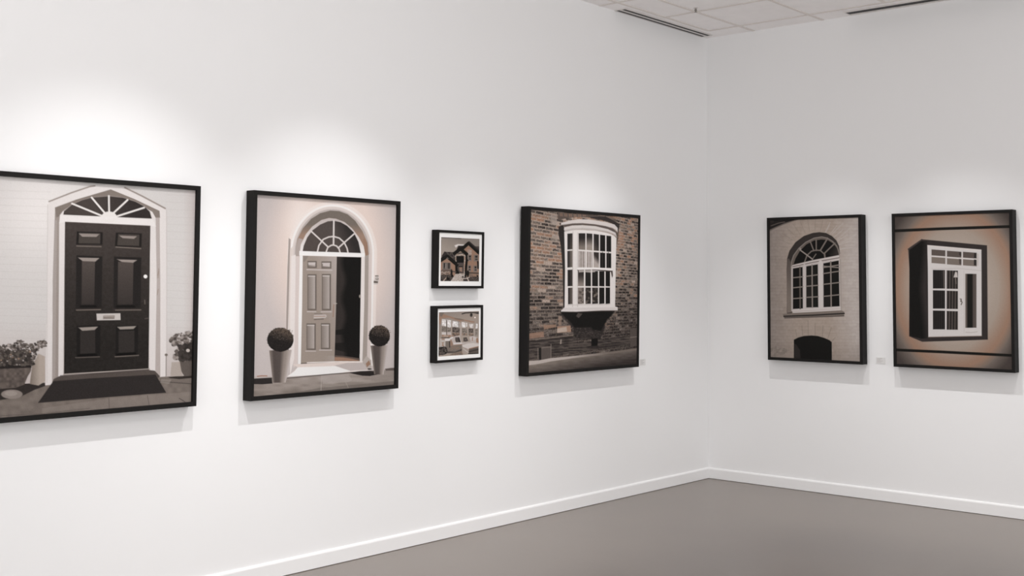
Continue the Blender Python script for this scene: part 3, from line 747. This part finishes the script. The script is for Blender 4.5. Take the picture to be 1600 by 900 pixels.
    for x0, y0, x1, y1 in ((630, 340, 625, 110), (735, 340, 735, 150), (450, 350, 430, 250), (540, 340, 530, 190), (930, 400, 990, 220), (1000, 430, 1045, 380), (850, 365, 860, 190)):
        p.line([(x0, y0), (x1, y1)], 1.0, (122, 112, 105), 0.6)
    p.poly([(640, 100), (735, 120), (728, 340), (635, 338)], (160, 147, 137), 0.6)
    p.poly([(405, 800), (405, 408), (470, 375), (560, 350), (680, 342), (780, 350), (880, 380), (960, 415), (996, 445), (998, 800)], (27, 26, 25))
    p.poly([(410, 470), (440, 480), (500, 570), (510, 720), (410, 720)], (48, 44, 43), 0.9)
    p.blobs([(40, 500), (330, 560), (300, 620), (40, 680)], 120, 8, 22, [(116, 107, 100), (128, 118, 111)], 3, 0.5)
    p.grain(2.0)

# ---- boxed white window on a brown ground
def art_boxed(p):
    def bgc(X, Y):
        t = np.sqrt(((X - 1492) / 95.0) ** 2 + ((Y - 452) / 128.0) ** 2)
        c = mix((178, 166, 158), (158, 145, 134), (t - 0.35) / 0.35)
        c = mix(c, (146, 118, 101), (t - 0.72) / 0.22)
        c = mix(c, (114, 104, 97), (t - 0.96) / 0.12)
        return mix(c, (70, 63, 60), (t - 1.06) / 0.18)
    p.fill(bgc)
    n = (1400, 330, 10); o = (1400, 410, 10); q = (1400, 490, 10)
    p.Z(*n); p.line([(-60, 309), (700, 275), (1860, 238)], 4.4, (30, 29, 27))
    p.Z(*q); p.line([(-60, 565), (700, 598), (1900, 658)], 4.2, (29, 28, 26))
    p.Z(*n)
    p.poly([(190, 592), (405, 440), (500, 448), (1424, 534), (1428, 900), (1436, 2006), (900, 2025), (410, 2040), (205, 1955), (210, 900)], (53, 48, 47))
    p.poly([(212, 606), (395, 470), (490, 470), (498, 1990), (400, 1992), (214, 1950)], lambda X, Y: mix((27, 26, 25), (52, 47, 46), (X - 1434 - 6 * np.abs((Y - 450) / 60.0)) / 10))
    p.line([(190, 592), (405, 442)], 1.6, (66, 59, 57))
    p.poly([(490, 528), (1336, 600), (1338, 900), (1340, 1950), (506, 1968), (498, 900)], (200, 195, 193))
    p.line([(500, 540), (1330, 612)], 1.2, (214, 204, 199), 0.8)
    # top lights
    def lt(x0, x1, y0, dk=False):
        s1 = 0.075
        for a_, b_, c_ in ((y0, y0 + 92, (88, 79, 75)), (y0 + 116, y0 + 212, (118, 108, 101))):
            p.poly([(x0, a_), (x1, a_ + (x1 - x0) * s1), (x1, b_ + (x1 - x0) * s1), (x0, b_)], c_)
        return
    lt(556, 772, 597); lt(798, 1022, 618); lt(1048, 1262, 634)
    p.poly([(985, 640), (1022, 643), (1022, 700), (990, 690)], (60, 54, 52)); p.poly([(985, 745), (1022, 750), (1022, 830), (990, 826)], (80, 72, 69))
    p.poly([(1225, 650), (1258, 655), (1258, 735), (1220, 730)], (48, 44, 43)); p.poly([(1220, 755), (1258, 758), (1258, 848), (1220, 845)], (48, 44, 43))
    p.poly([(1262, 655), (1292, 668), (1292, 850), (1262, 850)], (186, 178, 174)); p.line([(555, 704), (780, 720), (1262, 748)], 1.2, (204, 198, 195))
    p.Z(*o)
    p.line([(560, 100), (960, 92), (1330, 130)], 1.0, (176, 168, 165), 0.7)
    # left casement
    def gl(X, Y):
        return mix((50, 46, 45), (30, 29, 28), 0.5 + 0.5 * np.sin(X * 1.9)) + 0 * Y[..., None]
    def gr(X, Y):
        return mix((84, 76, 72), (36, 34, 33), 0.5 + 0.5 * np.sin(X * 1.4 + (Y - 480) * 0.02 + 1.0))
    for y0, y1 in ((118, 408), (436, 722), (752, 1046)):
        p.poly([(578, y0), (766, y0 + 4), (766, y1), (578, y1)], gl); p.poly([(792, y0 + 6), (968, y0 + 12), (968, y1 + 6), (792, y1 + 4)], gr)
    p.poly([(730, 120), (765, 122), (765, 405), (740, 405)], (90, 82, 78), 0.7)
    p.poly([(925, 150), (955, 150), (965, 235), (900, 235)], (190, 182, 178)); p.line([(930, 250), (940, 330)], 1.8, (120, 110, 104), 0.7)
    # right light
    p.poly([(1083, 178), (1258, 180), (1258, 1020), (1083, 1022)],
           lambda X, Y: mix(mix((112, 102, 96), (32, 31, 29), (X - 1509.5) / 3), (84, 76, 72), (X - 1519) / 2 + 0 * Y))
    p.line([(1062, 130), (1064, 1100)], 0.8, (176, 168, 165), 0.6)
    for pt in ([(1005, 572), (1022, 575), (1012, 610)], [(1022, 600), (1034, 625), (1020, 660)]):
        p.line(pt, 1.6, (92, 84, 78), 0.9)
    p.Z(*q); p.line([(1090, 292), (1180, 296), (1270, 284)], 0.9, (160, 150, 146), 0.8); p.line([(506, 366), (1340, 350)], 1.2, (130, 112, 102), 0.7)
    p.grain(2.0)

# ---- small print: gabled brick house
def art_house(p):
    p.fill(lambda X, Y: mix((134, 125, 118), (152, 142, 133), (Y - 372) / 22 + (710 - X) / 60))
    r = (680, 360, 20); s = (680, 400, 20)
    B = (146, 117, 100)
    p.Z(*r)
    p.line([(190, 215), (520, 228), (800, 250)], 1.5, (70, 63, 60), 0.9); p.poly([(150, 300), (195, 300), (180, 560), (150, 900)], (104, 96, 90))
    p.poly([(600, 470), (700, 430), (900, 440), (900, 480), (720, 480), (640, 540)], (214, 208, 205), 1, 0.8)
    p.poly([(600, 760), (720, 480), (900, 480), (1000, 760)], (48, 44, 43)); p.poly([(1200, 500), (1400, 500), (1400, 700)], (72, 65, 62))
    p.poly([(860, 600), (1045, 470), (1345, 740), (1400, 760), (1400, 1700), (940, 1700), (940, 740)], B)
    p.line([(860, 560), (1040, 400), (1360, 700)], 5.0, (30, 29, 27)); p.line([(1060, 360), (1380, 640)], 2.0, (52, 47, 46))
    p.blobs([(1010, 600), (1130, 600), (1130, 760), (1010, 760)], 60, 8, 14, [(168, 158, 152)], 3, 0.8)
    p.poly([(280, 670), (600, 680), (640, 800), (640, 1100), (500, 1000), (200, 800)], lambda X, Y: mix((50, 46, 45), (88, 80, 76), (vnoise(X, Y, 1.4, 3) - .3) * 2))
    p.poly([(190, 850), (290, 660), (330, 670), (380, 740), (250, 850)], (52, 47, 46))
    # porch
    p.poly([(620, 800), (660, 720), (800, 640), (930, 730), (950, 1600), (620, 1600)], lambda X, Y: mix((140, 122, 108), (176, 166, 158), (vnoise(X, Y, 1.2, 8) - .4) * 3))
    p.line([(600, 720), (790, 580), (980, 740)], 5.2, (30, 29, 27)); p.line([(700, 715), (880, 715)], 1.4, (52, 47, 46)); p.line([(975, 740), (985, 960), (960, 1250), (950, 1400)], 3.0, (30, 29, 27))
    def win(x0, x1, y0, y1):
        p.poly([(x0, y0), (x1, y0), (x1, y1), (x0, y1)], (122, 112, 106)); p.poly([(x0 + 40, y0 + 20), (x1 - 20, y0 + 20), (x1 - 20, y1 - 40), (x0 + 40, y1 - 40)], (70, 63, 60))
        p.line([(x0 + 45, (y0 + y1) / 2), (x1 - 20, (y0 + y1) / 2)], 1.0, (130, 120, 112)); p.ell((x0 + x1) / 2 + 8, y0 + 60, 24, 18, (36, 34, 33))
    win(1010, 1135, 765, 955); win(1205, 1345, 765, 970)
    p.poly([(665, 1020), (665, 860), (720, 825), (780, 815), (850, 830), (895, 870), (895, 1020)], (28, 27, 26))
    p.Z(*s)
    p.poly([(160, 180), (380, 30), (630, 260), (630, 640), (160, 640)], B)
    p.line([(150, 150), (370, 10), (640, 240)], 5.5, (30, 29, 27)); p.poly([(330, 90), (380, 40), (440, 90)], (120, 110, 104), 0.8)
    p.poly([(225, 205), (490, 205), (490, 430), (225, 430)], (124, 114, 107)); p.poly([(255, 215), (355, 215), (350, 400), (255, 400)], (76, 69, 66)); p.poly([(385, 215), (465, 215), (465, 400), (385, 400)], (66, 60, 57))
    p.line([(330, 240), (325, 380)], 1.2, (150, 141, 134)); p.line([(290, 240), (290, 340)], 1.2, (40, 37, 36)); p.line([(225, 432), (490, 432)], 1.0, CH)
    p.poly([(660, 0), (895, 0), (895, 220), (700, 200), (660, 120)], (28, 27, 26))
    p.poly([(700, 210), (895, 210), (895, 540), (640, 540)], (80, 72, 69)); p.poly([(620, 230), (740, 270), (690, 350), (700, 430), (750, 520), (740, 560), (630, 560)], (30, 29, 27))
    p.poly([(745, 350), (840, 350), (845, 500), (760, 470)], B); p.line([(740, 335), (840, 335)], 1.4, (36, 34, 33)); p.line([(770, 420), (815, 430)], 1.6, (130, 120, 112))
    p.poly([(900, 0), (945, 0), (940, 540), (900, 560)], lambda X, Y: mix((150, 120, 102), (186, 176, 168), (vnoise(X, Y, 1.0, 2) - .4) * 3))
    p.line([(975, -60), (975, 120), (955, 330), (945, 640)], 2.6, (28, 27, 26)); p.poly([(990, 60), (1040, 150), (990, 160)], (34, 32, 31))
    win(1010, 1120, 290, 490); win(1190, 1310, 300, 500); p.line([(1330, 180), (1340, 380)], 2.4, (34, 32, 31))
    p.line([(160, 470), (480, 470), (640, 500)], 1.8, (80, 72, 69)); p.line([(1040, 525), (1400, 545)], 2.0, (70, 63, 60))
    rock = [(155, 580), (155, 490), (480, 490), (480, 580)]
    p.blobs(rock, 160, 8, 20, [B, (124, 104, 92), (170, 160, 152), (84, 76, 72)], 4, 0.8)
    p.blobs([(1060, 560), (1345, 570), (1345, 650), (1060, 640)], 110, 8, 20, [B, B, (124, 112, 102), (84, 76, 72)], 5, 0.8)
    p.poly([(100, 585), (480, 590), (600, 640), (480, 820), (100, 820)], lambda X, Y: mix((56, 51, 49), (96, 86, 80), (vnoise(X, Y, 1.0, 6) - .4) * 2.2))
    p.poly([(900, 650), (1420, 650), (1420, 840), (860, 840)], lambda X, Y: mix((58, 52, 50), (98, 88, 82), (vnoise(X, Y, 1.1, 7) - .4) * 2.2))
    p.poly([(640, 560), (930, 560), (870, 700), (860, 830), (450, 830), (580, 640)], lambda X, Y: mix((150, 138, 128), (198, 188, 183), vnoise(X, Y * 2, 1.3, 9)))
    p.line([(250, 790), (335, 690)], 1.3, (180, 160, 146)); p.line([(1000, 680), (1060, 820)], 1.6, (190, 176, 166)); p.line([(880, 708), (1000, 700), (1060, 665)], 1.4, (180, 168, 160))
    for cx, cy, rx, ry in ((510, 520, 30, 100), (1020, 550, 40, 100), (530, 620, 34, 40), (860, 655, 22, 28), (1320, 630, 22, 30), (400, 710, 50, 40)):
        p.ell(cx, cy, rx, ry, (32, 30, 29))
    p.grain(3.0)

# ---- small print: sunroom with windows and a sofa
def art_lounge(p):
    p.fill(lambda X, Y: mix((140, 130, 123), (156, 143, 133), (X - 690) / 60 + (Y - 490) / 60))
    t = (680, 480, 20); u = (680, 520, 20)
    B = (148, 118, 100); L = (206, 202, 200)
    p.Z(*t)
    p.poly([(100, 200), (260, 210), (420, 270), (620, 330), (900, 385), (1230, 450), (1230, 480), (1150, 480), (900, 420), (780, 440), (790, 570), (770, 570), (760, 440), (500, 350), (420, 325), (200, 350), (160, 540), (130, 540)], B, 0.85)
    p.poly([(600, 335), (800, 360), (900, 400), (900, 420), (700, 385), (600, 365)], (112, 103, 97), 0.8)
    p.poly([(140, 160), (280, 170), (200, 300), (150, 280)], (114, 105, 98), 0.9)
    p.line([(840, 208), (940, 180), (1100, 170), (1360, 172)], 1.4, (36, 34, 33)); p.line([(1240, 178), (1350, 200)], 1.2, (48, 44, 43)); p.ell(1125, 245, 42, 58, (64, 58, 55)); p.ell(1140, 225, 18, 22, (36, 34, 33))
    p.ell(1243, 322, 22, 22, (240, 228, 222)); 
    p.poly([(200, 370), (500, 400), (500, 880), (195, 880)], (164, 154, 146)); p.poly([(1250, 500), (1340, 500), (1330, 900), (1250, 900)], (150, 140, 132))
    # panes
    sky = lambda X, Y: mix((192, 186, 184), (232, 229, 228), (vnoise(X, Y, 1.8, 3) - .2) * 1.5)
    p.poly([(212, 375), (345, 390), (345, 600), (205, 570)], sky); p.poly([(375, 390), (500, 410), (500, 625), (420, 640), (375, 600)], sky)
    p.poly([(535, 430), (720, 455), (760, 470), (765, 640), (680, 620), (535, 610)], sky); p.line([(732, 455), (738, 640)], 1.3, TP)
    p.poly([(830, 465), (1000, 490), (1000, 600), (930, 640), (830, 630)], sky); p.poly([(1060, 520), (1190, 520), (1190, 650), (1120, 660), (1060, 590)], sky, 0.85)
    p.poly([(1268, 510), (1330, 515), (1325, 660), (1262, 665)], sky); p.line([(955, 490), (955, 620)], 1.2, SD)
    dk = lambda X, Y: mix((70, 63, 60), (116, 106, 99), (vnoise(X, Y, 1.5, 5) - .35) * 2)
    gy = lambda X, Y: mix((108, 100, 93), (146, 136, 128), (vnoise(X, Y, 1.5, 6) - .2) * 1.5)
    p.poly([(205, 600), (345, 610), (345, 770), (200, 770)], gy); p.poly([(380, 620), (490, 650), (490, 770), (380, 770)], gy)
    p.poly([(535, 640), (600, 625), (765, 660), (755, 800), (535, 780)], dk); p.poly([(840, 660), (990, 650), (1000, 800), (840, 800)], gy)
    p.poly([(1040, 670), (1190, 670), (1190, 800), (1040, 800)], dk); p.poly([(1250, 690), (1330, 690), (1320, 880), (1250, 880)], gy)
    p.line([(355, 420), (355, 860)], 1.5, (98, 90, 84)); p.poly([(205, 785), (340, 785), (340, 860), (205, 850)], (198, 191, 188)); p.poly([(370, 785), (500, 790), (500, 880), (370, 860)], (180, 170, 166))
    p.poly([(520, 800), (760, 810), (760, 960), (520, 960)], lambda X, Y: mix((96, 86, 79), (150, 122, 105), (vnoise(X, Y, 1.4, 7) - .35) * 2.2))
    p.poly([(830, 810), (1200, 820), (1200, 960), (830, 960)], lambda X, Y: mix((108, 98, 91), (158, 134, 118), (vnoise(X, Y, 1.4, 8) - .3) * 2))
    p.line([(515, 400), (510, 960)], 1.6, SD); p.line([(800, 500), (800, 960)], 2.0, (170, 160, 154)); p.line([(1025, 520), (1020, 960)], 1.8, (160, 149, 141)); p.line([(1222, 520), (1215, 960)], 1.8, (160, 149, 141))
    p.Z(*u)
    p.poly([(210, 60), (480, 70), (480, 130), (210, 130)], lambda X, Y: mix(B, (172, 160, 150), (vnoise(X, Y, 1.3, 9) - .4) * 2))
    p.line([(200, 155), (440, 150)], 1.2, (72, 65, 61)); p.poly([(140, 180), (330, 180), (330, 460), (140, 460)], (178, 170, 165)); p.poly([(200, 180), (290, 180), (290, 215), (200, 215)], B); p.poly([(200, 300), (280, 300), (240, 350), (280, 410), (200, 410), (230, 350)], B)
    # sofa
    p.poly([(430, 200), (520, 130), (640, 100), (780, 80), (900, 110), (1050, 110), (1200, 110), (1380, 160), (1380, 360), (560, 380), (520, 300)], (178, 168, 163))
    p.poly([(780, 80), (1060, 90), (1100, 280), (830, 300), (780, 160)], (160, 148, 138)); p.poly([(1280, 170), (1340, 160), (1360, 320), (1280, 300)], B)
    p.ell(1180, 170, 100, 60, (190, 182, 179)); p.line([(1165, 150), (1160, 240)], 1.3, B)
    p.poly([(620, 145), (740, 135), (790, 290), (650, 300), (625, 240)], (80, 72, 69)); p.poly([(720, 150), (750, 150), (790, 290), (750, 290)], (42, 39, 38)); p.poly([(880, 150), (980, 140), (1030, 250), (960, 275), (880, 270)], (82, 74, 71)); p.ell(950, 210, 12, 10, SD)
    p.poly([(300, 200), (340, 175), (430, 180), (540, 120), (560, 160), (470, 200), (440, 260), (310, 260)], (208, 203, 201))
    p.poly([(320, 265), (470, 255), (520, 280), (560, 400), (830, 360), (830, 600), (600, 640), (340, 640), (320, 460)], (116, 107, 100))
    p.poly([(470, 210), (510, 220), (560, 350), (540, 420), (470, 410)], (148, 121, 105), 0.85); p.line([(447, 280), (450, 450)], 1.4, (60, 54, 51))
    p.poly([(560, 310), (830, 300), (830, 350), (700, 375), (580, 390)], (200, 194, 192)); p.line([(580, 385), (830, 365)], 1.2, (150, 124, 108)); p.blobs([(470, 440), (760, 420), (760, 520), (480, 560)], 60, 8, 14, [B], 3, 0.5)
    p.poly([(430, 580), (620, 590), (830, 500), (830, 560), (620, 620), (350, 640), (330, 600)], (78, 70, 67))
    p.poly([(500, 660), (830, 580), (860, 660), (850, 700), (450, 700)], lambda X, Y: mix((112, 103, 96), B, (vnoise(X, Y, 1.5, 3) - .3) * 2))
    # ottoman
    p.poly([(840, 380), (900, 350), (1150, 315), (1380, 345), (1390, 700), (1040, 700), (860, 620)], (160, 148, 139))
    p.poly([(840, 385), (1000, 335), (1180, 318), (1380, 350), (1380, 420), (1150, 470), (1050, 520), (1000, 490), (860, 440)], (200, 192, 188)); p.line([(880, 500), (1020, 610)], 1.4, (184, 174, 169))
    p.poly([(1050, 510), (1180, 470), (1345, 440), (1350, 660), (1050, 665)], (90, 82, 77)); p.line([(1060, 500), (1240, 455), (1380, 425)], 1.4, B); p.line([(1060, 590), (1180, 560), (1340, 520)], 1.6, (60, 54, 51)); p.line([(1040, 650), (1350, 650)], 1.3, (50, 46, 44))
    p.blobs([(100, 460), (330, 440), (370, 560), (340, 660), (110, 700)], 420, 10, 24, [(44, 41, 39), (30, 29, 28), (78, 70, 67), (110, 100, 94)], 4, 0.85)
    p.poly([(200, 600), (300, 600), (300, 670), (200, 670)], (84, 76, 73))
    p.grain(3.0)

PRINTS = [
    # wall, from, to, bottom, top, depth, lean, roll, lip, recess, (sheet inset x, z) | traced sheet corners | painter | step | gain
    dict(g=('left', -6.09, -4.817, .940, 2.0235, .065, .003, 0, .022, .015), ins=(.022, .022), q=[(-93.6, 268.3), (305.2, 297.5), (298.3, 627.7), (-106.2, 661.8)],
         art=art_black_door, step=.0026, gain=0.85, label='large black-framed photograph of a black six-panel front door with white surround and doormat', group='large black-framed photographs'),
    dict(g=('left', -4.498, -3.463, .940, 2.0245, .065, .003, 0, .022, .015), ins=(.022, .022), q=[(399.7, 304.2), (618.9, 320.2), (615.4, 600.9), (393.9, 619.6)],
         art=art_open_door, step=.0022, gain=0.90, label='large black-framed photograph of a half-open grey door between two potted ball shrubs', group='large black-framed photographs'),
    dict(g=('left', -3.141, -2.724, 1.517, 1.872, .05, .010, 0, .016, .009), ins=(.037, .044), q=[(688.8, 370.5), (748.9, 373.4), (748.0, 439.8), (687.8, 439.4)],
         art=art_house, step=.0012, gain=0.98, label='small black-framed matted photograph of a gabled brick house, upper of the small pair', group='small matted photographs'),
    dict(g=('left', -3.146, -2.727, 1.069, 1.412, .05, .006, -.006, .016, .009), ins=(.031, .038), q=[(685.3, 488.0), (748.2, 486.1), (747.7, 552.9), (684.7, 557.4)],
         art=art_lounge, step=.0012, gain=0.98, label='small black-framed matted photograph of a sunroom with sofa, lower of the small pair', group='small matted photographs'),
    dict(g=('left', -2.328, -1.060, .944, 2.057, .070, .0135, 0, .022, .006), ins=(.022, .022), q=[(828.9, 327.6), (997.0, 340.8), (994.6, 568.6), (825.2, 582.8)],
         art=art_bay, step=.0026, gain=1.00, label='large black-framed photograph of a white bow window in a brown brick wall', group='large black-framed photographs'),
    dict(g=('right', -.583, -1.350, .974, 2.065, .078, .003, 0, .022, .006), ins=(.022, .022), q=[(1202.6, 344.8), (1341.4, 339.9), (1344.1, 564.8), (1204.3, 557.7)],
         art=art_arch, step=.0021, gain=1.03, label='black-framed photograph of an arched white window in pale stone, left picture on the right wall', group='large black-framed photographs'),
    dict(g=('right', -1.580, -2.415, .972, 2.061, .078, .003, 0, .021, .006), ins=(.021, .021), q=[(1398.0, 338.5), (1577.2, 332.3), (1581.6, 577.5), (1401.0, 568.4)],
         art=art_boxed, step=.0021, gain=1.00, label='black-framed picture of a boxed white window on a brown ground with two black bars', group='large black-framed photographs'),
]
for k, P in enumerate(PRINTS):
    g = P['g']
    o, W, Hh = picture(*g, P['label'], P['group'])
    lx, lz = P['ins']; depth, recess = g[5], g[9]
    small = lx > 0.025
    if small:
        mat_board(o, W, Hh, g[8], lx, lz, depth, recess)
    ex = 0.003 if not small else 0.0
    sh = Print(P['q'], W - 2 * lx, Hh - 2 * lz, P['step'])
    P['art'](sh)
    sh.finish('printed_photograph', P['gain'], o, -(depth - recess), lz, 'print_ink')

# ---------------------------------------------------------------- wall labels
M_card = mat('label_card', (0.74, 0.73, 0.72), 0.8, 0.1)
M_text = mat('label_text', (0.48, 0.46, 0.45), 0.8, 0.1)
def wall_card(wall, a, z, w, h, label):
    o = bpy.data.objects.new('wall_label', None); col.objects.link(o); o.empty_display_size = 0.03
    o.location = (a, 0, z) if wall == 'left' else (0, a, z)
    o.rotation_euler = (0, 0, 0 if wall == 'left' else -math.pi / 2)
    tag(o, label, 'label')
    bm = bmesh.new(); add_box(bm, -w / 2, w / 2, -0.003, 0.0, 0, h)
    build('card', bm, M_card, o)
    bm = bmesh.new()
    for i, f in enumerate((0.72, 0.5, 0.8, 0.62)):
        zz = h * (0.82 - 0.19 * i); add_box(bm, -w * 0.40, -w * 0.40 + w * 0.8 * f, -0.0033, -0.0028, zz - 0.0018, zz + 0.0012)
    tag(build('text_lines', bm, M_text, o), 'grey lines of tiny unreadable print')
wall_card('right', -1.452, 0.983, 0.068, 0.045, 'small white wall label between the arched window and boxed window pictures')
wall_card('left', -0.915, 0.942, 0.072, 0.048, 'small white wall label beside the lower right corner of the bow window picture')

# ---------------------------------------------------------------- ceiling fittings
def diffuser(a0, a1, near, far, slots, wall, label):
    """Linear slot diffuser set in the ceiling; near/far are distances from its wall."""
    L = a1 - a0
    o = bpy.data.objects.new('slot_diffuser', None); col.objects.link(o); o.empty_display_size = 0.05
    c = (a0 + a1) / 2
    o.location = (c, 0, H) if wall == 'left' else (0, c, H)
    o.rotation_euler = (0, 0, 0 if wall == 'left' else -math.pi / 2)
    tag(o, label, 'air vent')
    bm = bmesh.new(); t = 0.006
    edges = [near] + [e for s_ in slots for e in s_] + [far]
    for i in range(0, len(edges), 2):
        add_box(bm, -L / 2 + 0.006, L / 2 - 0.006, -edges[i + 1], -edges[i], -t, -0.0005)
    add_box(bm, -L / 2, -L / 2 + 0.006, -far, -near, -t, -0.0005); add_box(bm, L / 2 - 0.006, L / 2, -far, -near, -t, -0.0005)
    build('flange', bm, M_diff, o)
    for s_ in slots:
        bm = bmesh.new(); add_box(bm, -L / 2 + 0.006, L / 2 - 0.006, -s_[1], -s_[0], -0.0030, -0.0008)
        tag(build('slot', bm, M_black, o), 'black air slot')
diffuser(-1.275, -0.085, 0.004, 0.108, [(0.012, 0.042), (0.062, 0.094)], 'left', 'slim two-slot black and white air diffuser in the ceiling along the left wall')
diffuser(-2.55, -1.262, 0.030, 0.155, [(0.060, 0.135)], 'right', 'slim black slot air diffuser in the ceiling above the right wall pictures')

M_spr = mat('sprinkler_metal', (0.24, 0.215, 0.20), 0.4, 0.5)
o = bpy.data.objects.new('sprinkler_head', None); col.objects.link(o); o.empty_display_size = 0.03
o.location = (-0.955, -0.50, H)
tag(o, 'small grey fire sprinkler hanging from a ceiling tile near the corner', 'sprinkler')
def lathe(prof, n=20):
    bm = bmesh.new(); rings = []
    for r, z in prof:
        rings.append([bm.verts.new((r * math.cos(2 * math.pi * i / n), r * math.sin(2 * math.pi * i / n), z)) for i in range(n)])
    for a_, b_ in zip(rings, rings[1:]):
        for i in range(n):
            bm.faces.new((a_[i], a_[(i + 1) % n], b_[(i + 1) % n], b_[i]))
    bm.faces.new(rings[0]); bm.faces.new(rings[-1])
    return bm
build('escutcheon', lathe([(0.016, -0.0004), (0.016, -0.003), (0.008, -0.006)]), M_diff, o)
build('body', lathe([(0.0075, -0.004), (0.0075, -0.014), (0.010, -0.015), (0.010, -0.022), (0.004, -0.026), (0.004, -0.030)]), M_spr, o)
bm = lathe([(0.003, -0.029), (0.012, -0.031), (0.012, -0.0325), (0.003, -0.034)])
build('deflector', bm, M_spr, o)
